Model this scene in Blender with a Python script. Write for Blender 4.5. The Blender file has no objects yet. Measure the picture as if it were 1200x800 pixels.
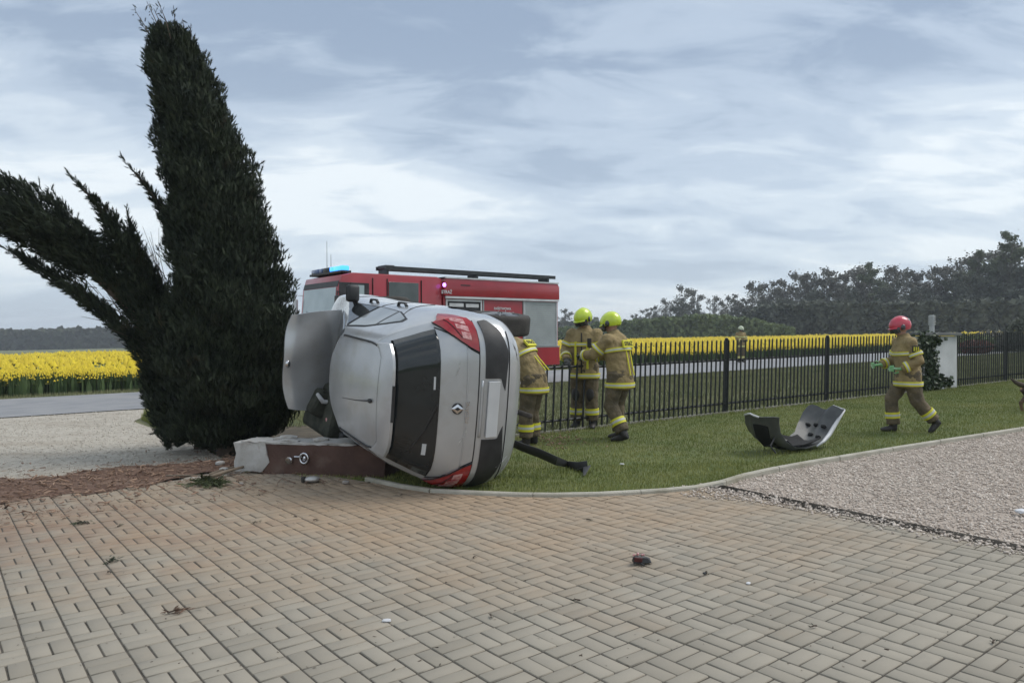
import bpy, bmesh, math, random
import numpy as np
from mathutils import Vector, Matrix, geometry
R = math.radians
random.seed(7); RNG = np.random.default_rng(7)
SC = bpy.context.scene
COL = SC.collection

# ------------------------------------------------------------------ camera, sky, sun, exposure
FPX, SL, CH = 870.0, 0.02, 1.5          # focal length in photo pixels, sideways fall of the ground, eye height
cam = bpy.data.cameras.new('camera'); camo = bpy.data.objects.new('camera', cam); COL.objects.link(camo)
cam.sensor_width = 36.0; cam.lens = FPX / 1200 * 36.0; cam.clip_end = 5000; cam.clip_start = 0.05
camo.location = (0, 0, CH); camo.rotation_euler = (R(90), 0, 0); cam.shift_y = -5 / 1200
SC.camera = camo
SC.view_settings.view_transform = 'Standard'; SC.view_settings.look = 'None'
SC.view_settings.exposure = 0.58; SC.view_settings.gamma = 1.0

SUN_EL, SUN_AZ = R(55), R(78)            # azimuth clockwise from +Y
world = bpy.data.worlds.new('World'); SC.world = world; world.use_nodes = True
nt = world.node_tree; nt.nodes.clear()
def wn(t, **k):
    n = nt.nodes.new(t)
    for a, b in k.items(): setattr(n, a, b)
    return n
def wmath(op, a, b=None):
    n = wn('ShaderNodeMath', operation=op)
    for i, v in enumerate((a, b)):
        if v is None: continue
        if isinstance(v, (int, float)): n.inputs[i].default_value = v
        else: nt.links.new(v, n.inputs[i])
    return n.outputs[0]
sky = wn('ShaderNodeTexSky', sky_type='NISHITA'); sky.sun_disc = False
sky.sun_elevation = SUN_EL; sky.sun_rotation = SUN_AZ; sky.air_density = 1.0; sky.dust_density = 1.5
tc = wn('ShaderNodeTexCoord'); sep = wn('ShaderNodeSeparateXYZ'); nt.links.new(tc.outputs['Generated'], sep.inputs[0])
den = wmath('ADD', wmath('MAXIMUM', sep.outputs[2], 0.0), 0.24)
cu = wmath('DIVIDE', sep.outputs[0], den); cv = wmath('DIVIDE', sep.outputs[1], den)
cmb = wn('ShaderNodeCombineXYZ'); nt.links.new(cu, cmb.inputs[0]); nt.links.new(cv, cmb.inputs[1])
def cloud_noise(rot, sc, scale, detail, rough, dist, loc=(0, 0, 0)):
    mp = wn('ShaderNodeMapping'); mp.inputs['Rotation'].default_value = (0, 0, rot); mp.inputs['Scale'].default_value = sc
    mp.inputs['Location'].default_value = loc
    nt.links.new(cmb.outputs[0], mp.inputs[0])
    n = wn('ShaderNodeTexNoise'); n.inputs['Scale'].default_value = scale; n.inputs['Detail'].default_value = detail
    n.inputs['Roughness'].default_value = rough; n.inputs['Distortion'].default_value = dist
    nt.links.new(mp.outputs[0], n.inputs['Vector'])
    return n.outputs[0]
def ramp(fac, stops, interp='EASE'):
    r = wn('ShaderNodeValToRGB'); r.color_ramp.interpolation = interp
    el = r.color_ramp.elements
    while len(el) < len(stops): el.new(0.5)
    for e, (p, c) in zip(el, stops): e.position = p; e.color = (*c, 1)
    nt.links.new(fac, r.inputs[0]); return r.outputs[0]
BIGLOC = (7.7, 0.2, 0)
big = cloud_noise(R(-24), (0.75, 1.15, 1), 0.85, 4, 0.5, 0.4, BIGLOC)
fine = cloud_noise(R(-14), (0.8, 1.6, 1), 2.9, 9, 0.58, 0.4, (1.3, 5.2, 0))
mixv = wmath('ADD', wmath('MULTIPLY', big, 0.62), wmath('MULTIPLY', fine, 0.38))
# heavier cloud overhead, paler and thinner towards the horizon: the deck seen at a slant
deck = ramp(mixv, [(0.40, (2.2, 2.8, 3.7)), (0.47, (3.35, 4.0, 4.85)), (0.53, (4.6, 5.2, 5.8)), (0.59, (6.5, 6.85, 7.0))])
hz = ramp(sep.outputs[2], [(0.0, (1, 1, 1)), (0.16, (0.5, 0.5, 0.5)), (0.42, (0, 0, 0))])
pale = wn('ShaderNodeMix', data_type='RGBA'); pale.inputs['B'].default_value = (4.8, 5.5, 6.1, 1)
nt.links.new(deck, pale.inputs['A']); nt.links.new(wmath('MULTIPLY', hz, 0.6), pale.inputs['Factor'])
mx = wn('ShaderNodeMix', data_type='RGBA'); mx.inputs['Factor'].default_value = 0.9
nt.links.new(sky.outputs[0], mx.inputs['A']); nt.links.new(pale.outputs['Result'], mx.inputs['B'])
bg = wn('ShaderNodeBackground'); bg.inputs['Strength'].default_value = 0.105
out = wn('ShaderNodeOutputWorld'); nt.links.new(mx.outputs['Result'], bg.inputs[0]); nt.links.new(bg.outputs[0], out.inputs[0])

sun = bpy.data.lights.new('sun', 'SUN'); sun.energy = 1.5; sun.angle = R(30); sun.color = (1.0, 0.96, 0.9)
suno = bpy.data.objects.new('sun', sun); COL.objects.link(suno); suno.location = (20, 10, 30)
sd = Vector((math.sin(SUN_AZ) * math.cos(SUN_EL), math.cos(SUN_AZ) * math.cos(SUN_EL), math.sin(SUN_EL)))
suno.rotation_euler = sd.to_track_quat('Z', 'Y').to_euler()

# ------------------------------------------------------------------ frame of the place
TH = R(34.5)
D = Vector((math.cos(TH), math.sin(TH), 0)); NV = Vector((-math.sin(TH), math.cos(TH), 0))   # along / across the road
def zg(x): return SL * x
def G(x, y, up=0.0):                     # photo pixel -> point of the sloping ground
    dx = (x - 600) / FPX; dz = (395 - y) / FPX
    Y = CH / (SL * dx - dz); return Vector((dx * Y, Y, SL * dx * Y + up))
def P(x, y, Y): return Vector(((x - 600) / FPX * Y, Y, CH + (395 - y) / FPX * Y))
def TN(t, n, up=0.0):
    v = D * t + NV * n; v.z = zg(v.x) + up; return v
def tn_of(v): return v.x * D.x + v.y * D.y, v.x * NV.x + v.y * NV.y

# ------------------------------------------------------------------ helpers: materials
MATS = {}
def mat(name, c1, c2=None, scale=6.0, rough=0.7, metal=0.0, bump=0.0, bscale=None, detail=5, coords='Object', tint=False, spec=0.5, coat=0.0, emit=None, estr=0.0, thr=(0.35, 0.65), trans=0.0):
    if name in MATS: return MATS[name]
    m = bpy.data.materials.new(name); m.use_nodes = True; t = m.node_tree; b = t.nodes['Principled BSDF']
    b.inputs['Roughness'].default_value = rough; b.inputs['Metallic'].default_value = metal
    b.inputs['Specular IOR Level'].default_value = spec; b.inputs['Coat Weight'].default_value = coat
    if coat: b.inputs['Coat Roughness'].default_value = 0.12
    if emit: b.inputs['Emission Color'].default_value = (*emit, 1); b.inputs['Emission Strength'].default_value = estr
    if trans: b.inputs['Transmission Weight'].default_value = trans
    c2 = c2 or tuple(v * 0.8 for v in c1)
    if coords == 'World':
        g = t.nodes.new('ShaderNodeNewGeometry'); vec = g.outputs['Position']
    else:
        g = t.nodes.new('ShaderNodeTexCoord'); vec = g.outputs['Object']
    mixn = t.nodes.new('ShaderNodeMix'); mixn.data_type = 'RGBA'
    mixn.inputs['A'].default_value = (*c1, 1); mixn.inputs['B'].default_value = (*c2, 1)
    n = t.nodes.new('ShaderNodeTexNoise'); n.inputs['Scale'].default_value = scale; n.inputs['Detail'].default_value = detail
    t.links.new(vec, n.inputs['Vector'])
    mr = t.nodes.new('ShaderNodeMapRange'); mr.inputs[1].default_value = thr[0]; mr.inputs[2].default_value = thr[1]
    t.links.new(n.outputs[0], mr.inputs[0])
    if tint:
        a = t.nodes.new('ShaderNodeAttribute'); a.attribute_name = 'tint'
        md = t.nodes.new('ShaderNodeMath'); md.operation = 'MULTIPLY_ADD'; md.use_clamp = True
        md.inputs[1].default_value = 0.45; t.links.new(mr.outputs[0], md.inputs[0])
        m2 = t.nodes.new('ShaderNodeMath'); m2.operation = 'MULTIPLY'; m2.inputs[1].default_value = 0.65
        t.links.new(a.outputs['Fac'], m2.inputs[0]); t.links.new(m2.outputs[0], md.inputs[2])
        t.links.new(md.outputs[0], mixn.inputs['Factor'])
    else: t.links.new(mr.outputs[0], mixn.inputs['Factor'])
    t.links.new(mixn.outputs['Result'], b.inputs['Base Color'])
    if bump:
        n2 = t.nodes.new('ShaderNodeTexNoise'); n2.inputs['Scale'].default_value = bscale or scale * 6; n2.inputs['Detail'].default_value = 6
        t.links.new(vec, n2.inputs['Vector'])
        bp = t.nodes.new('ShaderNodeBump'); bp.inputs['Strength'].default_value = bump; bp.inputs['Distance'].default_value = 0.02
        t.links.new(n2.outputs[0], bp.inputs['Height']); t.links.new(bp.outputs[0], b.inputs['Normal'])
    MATS[name] = m; m['mix'] = mixn.name; return m
def layer(m, colour, scale, thr, amount, coords='World', attr_mask=None, centre=None, radius=None, stretch=None):
    """a second, larger patch of colour (dust, wear, stain) over a material made with mat()"""
    t = m.node_tree; b = t.nodes['Principled BSDF']; old = b.inputs['Base Color'].links[0].from_socket
    g = t.nodes.new('ShaderNodeNewGeometry') if coords == 'World' else t.nodes.new('ShaderNodeTexCoord')
    vec = g.outputs['Position'] if coords == 'World' else g.outputs['Object']
    if stretch:
        mp = t.nodes.new('ShaderNodeMapping'); mp.inputs['Rotation'].default_value = (0, 0, stretch[0]); mp.inputs['Scale'].default_value = stretch[1]
        t.links.new(vec, mp.inputs[0]); vecn = mp.outputs[0]
    else: vecn = vec
    n = t.nodes.new('ShaderNodeTexNoise'); n.inputs['Scale'].default_value = scale; n.inputs['Detail'].default_value = 7; n.inputs['Roughness'].default_value = 0.62
    t.links.new(vecn, n.inputs['Vector'])
    fac = n.outputs[0]
    if centre is not None:
        dn = t.nodes.new('ShaderNodeVectorMath'); dn.operation = 'SUBTRACT'; dn.inputs[1].default_value = centre; t.links.new(vec, dn.inputs[0])
        sc = t.nodes.new('ShaderNodeVectorMath'); sc.operation = 'DIVIDE'; sc.inputs[1].default_value = radius; t.links.new(dn.outputs[0], sc.inputs[0])
        ln = t.nodes.new('ShaderNodeVectorMath'); ln.operation = 'LENGTH'; t.links.new(sc.outputs[0], ln.inputs[0])
        mm = t.nodes.new('ShaderNodeMath'); mm.operation = 'MULTIPLY_ADD'; mm.inputs[1].default_value = -0.5; t.links.new(ln.outputs['Value'], mm.inputs[0]); t.links.new(fac, mm.inputs[2])
        fac = mm.outputs[0]
    mr = t.nodes.new('ShaderNodeMapRange'); mr.inputs[1].default_value = thr[0]; mr.inputs[2].default_value = thr[1]; mr.inputs[4].default_value = amount
    t.links.new(fac, mr.inputs[0])
    mx_ = t.nodes.new('ShaderNodeMix'); mx_.data_type = 'RGBA'; mx_.inputs['B'].default_value = (*colour, 1)
    t.links.new(mr.outputs[0], mx_.inputs['Factor']); t.links.new(old, mx_.inputs['A']); t.links.new(mx_.outputs['Result'], b.inputs['Base Color'])
    return m

# ------------------------------------------------------------------ helpers: objects
def tag(o, label=None, cat=None, group=None, kind=None):
    if label: o['label'] = label
    if cat: o['category'] = cat
    if group: o['group'] = group
    if kind: o['kind'] = kind
    return o
def link(name, me, parent=None, m=None):
    o = bpy.data.objects.new(name, me); COL.objects.link(o)
    if parent is not None: o.parent = parent
    if m is not None and len(me.materials) == 0: me.materials.append(m)
    return o
def empty(name, loc=(0, 0, 0), rz=0.0, mw=None):
    o = bpy.data.objects.new(name, None); COL.objects.link(o)
    o.empty_display_size = 0.2
    if mw is not None: o.matrix_world = mw
    else: o.location = loc; o.rotation_euler = (0, 0, rz)
    return o
def bulk_mesh(name, V, Fc, m=None, tint=None, smooth=False):
    V = np.asarray(V, np.float32).reshape(-1, 3); Fc = np.asarray(Fc, np.int32)
    me = bpy.data.meshes.new(name); k = Fc.shape[1]; nf = len(Fc)
    me.vertices.add(len(V)); me.vertices.foreach_set('co', V.ravel())
    me.loops.add(nf * k); me.loops.foreach_set('vertex_index', Fc.ravel())
    me.polygons.add(nf); me.polygons.foreach_set('loop_start', np.arange(0, nf * k, k, dtype=np.int32))
    me.polygons.foreach_set('loop_total', np.full(nf, k, np.int32))
    if smooth: me.polygons.foreach_set('use_smooth', np.ones(nf, bool))
    if tint is not None:
        a = me.attributes.new('tint', 'FLOAT', 'FACE'); a.data.foreach_set('value', np.asarray(tint, np.float32))
    me.update(calc_edges=True)
    if m: me.materials.append(m)
    return me
def scatter(Vt, Ft, pos, basis=None, scale=None, tint=None):
    """copies of a small template: pos (n,3), basis (n,3,3) rows are the template's x,y,z axes, scale (n,) or (n,3)"""
    Vt = np.asarray(Vt, float); Ft = np.asarray(Ft); n = len(pos); k = len(Vt)
    W = np.broadcast_to(Vt, (n, k, 3)).copy()
    if scale is not None:
        s = np.asarray(scale, float); W *= s[:, None, None] if s.ndim == 1 else s[:, None, :]
    if basis is not None: W = np.einsum('nki,nij->nkj', W, basis)
    W += np.asarray(pos)[:, None, :]
    F_ = (Ft[None] + (np.arange(n) * k)[:, None, None]).reshape(-1, Ft.shape[1])
    T = None if tint is None else np.repeat(tint, len(Ft))
    return W.reshape(-1, 3), F_, T
def rotz_basis(a):
    c, s = np.cos(a), np.sin(a); z = np.zeros_like(a); o = np.ones_like(a)
    return np.stack([np.stack([c, s, z], 1), np.stack([-s, c, z], 1), np.stack([z, z, o], 1)], 1)
def rand_basis(n, rng=RNG):
    q = rng.normal(size=(n, 4)); q /= np.linalg.norm(q, axis=1)[:, None]
    w, x, y, z = q.T
    return np.stack([np.stack([1 - 2 * (y * y + z * z), 2 * (x * y + z * w), 2 * (x * z - y * w)], 1),
                     np.stack([2 * (x * y - z * w), 1 - 2 * (x * x + z * z), 2 * (y * z + x * w)], 1),
                     np.stack([2 * (x * z + y * w), 2 * (y * z - x * w), 1 - 2 * (x * x + y * y)], 1)], 1)
def dir_basis(d, rng=RNG):
    """rows: x = side, y = along d, z = normal"""
    d = d / np.linalg.norm(d, axis=1)[:, None]
    r = rng.normal(size=d.shape); x = np.cross(d, r); x /= np.linalg.norm(x, axis=1)[:, None] + 1e-9
    return np.stack([x, d, np.cross(x, d)], 1)
def join_bulk(parts):
    V, F_, T, o = [], [], [], 0
    for v, f, t in parts:
        V.append(v); F_.append(f + o); T.append(t if t is not None else np.full(len(f), 0.5)); o += len(v)
    return np.concatenate(V), np.concatenate(F_), np.concatenate(T)
def pip(x, y, poly):
    inside = np.zeros(len(x), bool); n = len(poly); j = n - 1
    for i in range(n):
        xi, yi = poly[i][0], poly[i][1]; xj, yj = poly[j][0], poly[j][1]
        c = ((yi > y) != (yj > y)) & (x < (xj - xi) * (y - yi) / (yj - yi + 1e-12) + xi)
        inside ^= c; j = i
    return inside
def sheet(name, pts, up, m, thick=0.0, kind='structure'):
    pts = [Vector((p[0], p[1], zg(p[0]) + up)) for p in pts]
    tri = geometry.tessellate_polygon([pts])
    me = bpy.data.meshes.new(name); me.from_pydata([tuple(p) for p in pts], [], [tuple(t) for t in tri]); me.update()
    bm = bmesh.new(); bm.from_mesh(me); bmesh.ops.recalc_face_normals(bm, faces=bm.faces)
    if sum(f.normal.z for f in bm.faces) < 0: bmesh.ops.reverse_faces(bm, faces=bm.faces)
    bm.to_mesh(me); bm.free()
    o = link(name, me, None, m); o['kind'] = kind; return o

class MB:
    """collects shapes; build() links them as ONE mesh object"""
    def __init__(s): s.v = []; s.f = []
    def add(s, V, F_):
        o = len(s.v); s.v += [tuple(p) for p in V]; s.f += [tuple(i + o for i in f) for f in F_]; return s
    def box(s, c, d, rot=None, cham=0.0):
        x, y, z = d[0] / 2, d[1] / 2, d[2] / 2
        if cham <= 0:
            V = [(a * x, b * y, e * z) for e in (-1, 1) for a, b in ((-1, -1), (1, -1), (1, 1), (-1, 1))]
            F_ = [(3, 2, 1, 0), (4, 5, 6, 7), (0, 1, 5, 4), (1, 2, 6, 5), (2, 3, 7, 6), (3, 0, 4, 7)]
        else:
            bm = bmesh.new(); bmesh.ops.create_cube(bm, size=1.0)
            for q in bm.verts: q.co = Vector((q.co.x * d[0], q.co.y * d[1], q.co.z * d[2]))
            bmesh.ops.bevel(bm, geom=bm.edges[:], offset=cham, segments=2, profile=0.5, affect='EDGES')
            bm.verts.index_update(); V = [tuple(q.co) for q in bm.verts]; F_ = [tuple(q.index for q in f.verts) for f in bm.faces]; bm.free()
        Mx = rot or Matrix.Identity(3); c = Vector(c)
        return s.add([Mx @ Vector(p) + c for p in V], F_)
    def tube(s, pts, rad, seg=8, cap=True, ell=None):
        pts = [Vector(p) for p in pts]; n = len(pts)
        rad = rad if isinstance(rad, (list, tuple)) else [rad] * n
        V = []; F_ = []; up = None
        for i, p in enumerate(pts):
            d = (pts[min(i + 1, n - 1)] - pts[max(i - 1, 0)])
            d = d.normalized() if d.length > 1e-9 else Vector((0, 0, 1))
            if up is None: up = Vector((0, 0, 1)) if abs(d.z) < 0.9 else Vector((1, 0, 0))
            a = d.cross(up)
            if a.length < 1e-4: a = d.cross(Vector((0.3, 1, 0.2)))
            a.normalize(); b = a.cross(d).normalized(); up = b
            r = rad[i]; ra, rb = (r, r) if not isinstance(r, (tuple, list)) else r
            for k in range(seg):
                w = 2 * math.pi * k / seg; V.append(p + a * (math.cos(w) * ra) + b * (math.sin(w) * rb))
        for i in range(n - 1):
            for k in range(seg):
                F_.append((i * seg + k, i * seg + (k + 1) % seg, (i + 1) * seg + (k + 1) % seg, (i + 1) * seg + k))
        if cap:
            F_.append(tuple(range(seg - 1, -1, -1))); F_.append(tuple((n - 1) * seg + k for k in range(seg)))
        return s.add(V, F_)
    def rings(s, rings, cap=True, closed=False):
        n = len(rings[0]); V = [p for r in rings for p in r]; F_ = []
        for i in range(len(rings) - 1):
            for k in range(n if not closed else n):
                F_.append((i * n + k, i * n + (k + 1) % n, (i + 1) * n + (k + 1) % n, (i + 1) * n + k))
        if cap: F_.append(tuple(range(n - 1, -1, -1))); F_.append(tuple((len(rings) - 1) * n + k for k in range(n)))
        return s.add(V, F_)
    def ball(s, c, r, seg=12, rin=8, rot=None):
        r = r if isinstance(r, (tuple, list)) else (r, r, r); c = Vector(c); Mx = rot or Matrix.Identity(3); rg = []
        for i in range(1, rin):
            th = math.pi * i / rin
            rg.append([c + Mx @ Vector((r[0] * math.sin(th) * math.cos(2 * math.pi * k / seg), r[1] * math.sin(th) * math.sin(2 * math.pi * k / seg), -r[2] * math.cos(th))) for k in range(seg)])
        return s.rings(rg)
    def grid(s, P2, skirt=None):
        """P2: rows of points; optional skirt: same shape of points behind, joined at the rim"""
        h, w = len(P2), len(P2[0]); V = [p for r in P2 for p in r]
        F_ = [(i * w + j, i * w + j + 1, (i + 1) * w + j + 1, (i + 1) * w + j) for i in range(h - 1) for j in range(w - 1)]
        if skirt:
            o = len(V); V += [p for r in skirt for p in r]
            F_ += [tuple(o + q for q in reversed(f)) for f in list(F_)]
            rim = [(0, j) for j in range(w)] + [(i, w - 1) for i in range(1, h)] + [(h - 1, j) for j in range(w - 2, -1, -1)] + [(i, 0) for i in range(h - 2, 0, -1)]
            idx = [i * w + j for i, j in rim]
            for q in range(len(idx)):
                a, b = idx[q], idx[(q + 1) % len(idx)]; F_.append((b, a, o + a, o + b))
        return s.add(V, F_)
    def mesh(s, name, m=None, smooth=False, bevel=0):
        me = bpy.data.meshes.new(name); me.from_pydata(s.v, [], s.f)
        me.validate()
        bm = bmesh.new(); bm.from_mesh(me); bmesh.ops.recalc_face_normals(bm, faces=bm.faces)
        if bevel: bmesh.ops.bevel(bm, geom=bm.edges[:], offset=bevel, segments=2, profile=0.5, affect='EDGES', clamp_overlap=True)
        bm.to_mesh(me); bm.free()
        if smooth is True: me.polygons.foreach_set('use_smooth', [True] * len(me.polygons))
        elif smooth: me.shade_flat(); me.set_sharp_from_angle(angle=R(smooth)); me.polygons.foreach_set('use_smooth', [True] * len(me.polygons)); me.set_sharp_from_angle(angle=R(smooth))
        me.update()
        if m: me.materials.append(m)
        return me
    def build(s, name, m, parent=None, smooth=False, bevel=0): return link(name, s.mesh(name, m, smooth, bevel), parent)
def solidify_remesh(mb, name, m, parent, voxel=0.012, smooth_it=4, disp=None, dstr=0.0, dsize=0.1):
    """several overlapping lofts -> one continuous skin"""
    me = mb.mesh(name + '_src'); o = bpy.data.objects.new('tmp', me); COL.objects.link(o)
    r = o.modifiers.new('r', 'REMESH'); r.mode = 'VOXEL'; r.voxel_size = voxel
    if smooth_it: sm = o.modifiers.new('s', 'SMOOTH'); sm.factor = 0.5; sm.iterations = smooth_it
    if dstr:
        tx = bpy.data.textures.new('wr', 'CLOUDS'); tx.noise_scale = dsize; tx.noise_depth = 2
        dm = o.modifiers.new('d', 'DISPLACE'); dm.texture = tx; dm.strength = dstr; dm.mid_level = 0.5; dm.texture_coords = 'GLOBAL'
    dg = bpy.context.evaluated_depsgraph_get(); ev = o.evaluated_get(dg)
    nm = bpy.data.meshes.new_from_object(ev); nm.name = name
    bpy.data.objects.remove(o); bpy.data.meshes.remove(me)
    nm.polygons.foreach_set('use_smooth', [True] * len(nm.polygons)); nm.materials.clear(); nm.materials.append(m)
    return link(name, nm, parent)
def text_mesh(body, size, depth=0.002, bold=False):
    cu_ = bpy.data.curves.new('txt', 'FONT'); cu_.body = body; cu_.size = size; cu_.extrude = depth; cu_.align_x = 'CENTER'; cu_.align_y = 'CENTER'
    if bold: cu_.offset = size * 0.02
    o = bpy.data.objects.new('txt', cu_); COL.objects.link(o)
    dg = bpy.context.evaluated_depsgraph_get(); me = bpy.data.meshes.new_from_object(o.evaluated_get(dg))
    bpy.data.objects.remove(o); return me

# ------------------------------------------------------------------ the ground and what lies on it
M_ground = mat('meadow', (0.10, 0.12, 0.045), (0.15, 0.15, 0.07), 0.6, 0.95, coords='World', bump=0.4, bscale=9)
sheet('ground', [(-900, -60), (900, -60), (900, 1500), (-900, 1500)], 0.0, M_ground)
M_asph = mat('asphalt', (0.20, 0.205, 0.215), (0.25, 0.25, 0.255), 1.5, 0.85, coords='World', bump=0.35, bscale=120)
layer(M_asph, (0.30, 0.29, 0.27), 0.35, (0.5, 0.75), 0.5, stretch=(-TH, (0.2, 2.0, 1)))
road = [TN(-120, 18.9), TN(330, 18.9), TN(330, 25.6), TN(-120, 25.6)]
sheet('road', road, 0.03, M_asph)
M_dark_soil = mat('verge_soil', (0.05, 0.04, 0.026), (0.10, 0.08, 0.05), 5, 0.95, coords='World', bump=0.6, bscale=40)

# edge of the lawn, read off the photograph and laid on the ground
KERB_PX = [(430, 566), (470, 575), (505, 580.5), (560, 583.5), (610, 585.5), (650, 586), (700, 585), (740, 583), (780, 580.5), (815, 577), (845, 571), (870, 563), (905, 555), (950, 546.5), (1000, 538), (1050, 529.5), (1100, 521.5), (1150, 513.5), (1200, 505.5), (1260, 496), (1330, 485.5), (1420, 473)]
KERB = [G(*p) for p in KERB_PX]
LAWN = [Vector(TN(2.7, 7.9))] + KERB + [TN(30, 9.05), TN(2.4, 9.05)]
lawn_poly = [(p.x, p.y) for p in LAWN]
M_lawn = mat('lawn_turf', (0.08, 0.11, 0.03), (0.13, 0.145, 0.05), 3.0, 0.95, coords='World', bump=0.5, bscale=60)
layer(M_lawn, (0.14, 0.125, 0.06), 0.9, (0.5, 0.72), 0.6)
sheet('lawn', lawn_poly, 0.02, M_lawn)

DRIVE = [TN(-40, 8.62), TN(2.3, 8.62), TN(2.4, 12), TN(2.1, 16.0), TN(2.8, 18.2), TN(4.5, 18.95), TN(-40, 18.95)]
M_drive = mat('pale_gravel', (0.36, 0.325, 0.27), (0.47, 0.43, 0.365), 9, 0.95, coords='World', bump=0.7, bscale=70)
layer(M_drive, (0.24, 0.195, 0.145), 0.8, (0.48, 0.7), 0.55, stretch=(-TH, (0.5, 1.6, 1)))
layer(M_drive, (0.20, 0.125, 0.085), 1.6, (-.05, 0.36), 0.8, centre=tuple(TN(-2.5, 9.6)), radius=(6.5, 2.2, 2))
sheet('gravel_drive', [(p.x, p.y) for p in DRIVE], 0.012, M_drive)

ki = 10
GRAV = [KERB[i] for i in range(ki, len(KERB))] + [TN(30, 2.0), TN(16, -4), TN(5.46, -4), TN(5.46, 4.8)]
grav_poly = [(p.x, p.y) for p in GRAV]
M_grav = mat('crushed_stone_bed', (0.32, 0.265, 0.22), (0.44, 0.375, 0.315), 14, 0.95, coords='World', bump=0.8, bscale=60)
sheet('gravel_yard', grav_poly, 0.012, M_grav)

# soil and mulch thrown over the edge of the paving
SOIL = [TN(-9, 8.0), TN(-3, 8.15), TN(-0.6, 8.3), TN(1.0, 8.55), TN(2.0, 8.8), TN(2.6, 9.2), TN(2.5, 9.8), TN(1.4, 9.9), TN(0, 10.0), TN(-3, 9.9), TN(-9, 10.2)]
_s = []
for a_, b_ in zip(SOIL, SOIL[1:] + SOIL[:1]):
    k_ = max(1, int((b_ - a_).length / .09))
    for q in range(k_): v_ = a_.lerp(b_, q / k_); c_ = math.sin(v_.x * 5.1) * .10 + math.sin(v_.x * 13 + v_.y * 7) * .06 + RNG.normal(0, .05); _s.append(v_ + NV * c_ + D * float(RNG.normal(0, .03)))
SOIL = _s
M_soil = mat('red_soil', (0.095, 0.05, 0.032), (0.15, 0.088, 0.06), 4, 0.97, coords='World', bump=0.9, bscale=35)
layer(M_soil, (0.26, 0.185, 0.135), 0.9, (0.5, 0.66), 0.6, stretch=(-TH, (0.45, 2.2, 1)))
layer(M_soil, (0.10, 0.055, 0.04), 3.0, (0.55, 0.7), 0.7)

# paving: basket weave of concrete blocks, each a piece of its own
M_joint = mat('joint_sand', (0.060, 0.052, 0.042), (0.10, 0.088, 0.07), 20, 0.97, coords='World')
M_block = mat('concrete_block', (0.25, 0.223, 0.178), (0.31, 0.278, 0.225), 2.2, 0.9, coords='World', tint=True, bump=0.25, bscale=220)
layer(M_block, (0.34, 0.235, 0.145), 1.5, (-0.20, 0.36), 0.72, centre=(-0.6, 6.9, 0), radius=(3.6, 2.3, 3))
layer(M_block, (0.22, 0.135, 0.088), 2.6, (-.05, 0.40), 0.85, centre=tuple(TN(-2.2, 8.6)), radius=(4.6, 1.9, 2))
layer(M_block, (0.20, 0.19, 0.165), 5.0, (0.56, 0.72), 0.35)
tilt = Matrix.Rotation(-math.atan(SL), 4, 'Y'); rotTH = Matrix.Rotation(R(38.2), 4, 'Z')
PAVE = [TN(-9, -4), TN(5.5, -4), TN(5.5, 4.8)] + [KERB[i] for i in range(ki, 0, -1)] + [TN(2.7, 8.6), TN(-9, 8.6)]
pave_poly = [(p.x, p.y) for p in PAVE]
PTH = R(38.2); DP = Vector((math.cos(PTH), math.sin(PTH), 0)); NP_ = Vector((-math.sin(PTH), math.cos(PTH), 0))
pave_local = []
for p in PAVE: pave_local.append((p.x * DP.x + p.y * DP.y, p.x * NP_.x + p.y * NP_.y))
pts = [Vector((a, b, 0.0275)) for a, b in pave_local]
me = bpy.data.meshes.new('paving'); me.from_pydata([tuple(p) for p in pts], [], [tuple(t) for t in geometry.tessellate_polygon([pts])])
bm = bmesh.new(); bm.from_mesh(me); bmesh.ops.recalc_face_normals(bm, faces=bm.faces)
if sum(f.normal.z for f in bm.faces) < 0: bmesh.ops.reverse_faces(bm, faces=bm.faces)
bm.to_mesh(me); bm.free()
paving = link('paving', me, None, M_joint); paving['kind'] = 'structure'
paving.matrix_world = tilt @ rotTH
CELL = 0.188
def block_template(l, w, h=0.045, g=0.0048, c=0.003):
    x, y = l / 2 - g, w / 2 - g
    V = [(sx * x, sy * y, 0) for sx, sy in ((-1, -1), (1, -1), (1, 1), (-1, 1))]
    V += [(sx * x, sy * y, h - c) for sx, sy in ((-1, -1), (1, -1), (1, 1), (-1, 1))]
    V += [(sx * (x - c), sy * (y - c), h) for sx, sy in ((-1, -1), (1, -1), (1, 1), (-1, 1))]
    F_ = [(i, (i + 1) % 4, 4 + (i + 1) % 4, 4 + i) for i in range(4)] + [(4 + i, 4 + (i + 1) % 4, 8 + (i + 1) % 4, 8 + i) for i in range(4)] + [(8, 9, 10, 11)]
    return np.array(V), np.array(F_)
cells = []
for i in range(int(-10 / CELL), int(6.5 / CELL)):
    for j in range(int(-5 / CELL), int(9.6 / CELL)):
        for k in (0, 1):
            if (i + j) % 2: cx, cy, a = (i + 0.5) * CELL, (j + 0.25 + 0.5 * k) * CELL, 0
            else: cx, cy, a = (i + 0.25 + 0.5 * k) * CELL, (j + 0.5) * CELL, 1
            cells.append((cx, cy, a))
cells = np.array(cells)
wx = cells[:, 0] * DP.x + cells[:, 1] * NP_.x; wy = cells[:, 0] * DP.y + cells[:, 1] * NP_.y
ok = np.ones(len(cells), bool)
corner_in = []
for sa, sb in ((-1, -1), (1, -1), (1, 1), (-1, 1)):
    la = np.where(cells[:, 2] == 0, 0.094, 0.047) * sa; lb = np.where(cells[:, 2] == 0, 0.047, 0.094) * sb
    corner_in.append(pip(wx + la * DP.x + lb * NP_.x, wy + la * DP.y + lb * NP_.y, pave_poly))
corner_in = np.array(corner_in); ok = corner_in.all(0); cut_cells = cells[corner_in.any(0) & ~ok]
cells, wx, wy = cells[ok], wx[ok], wy[ok]
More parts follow.
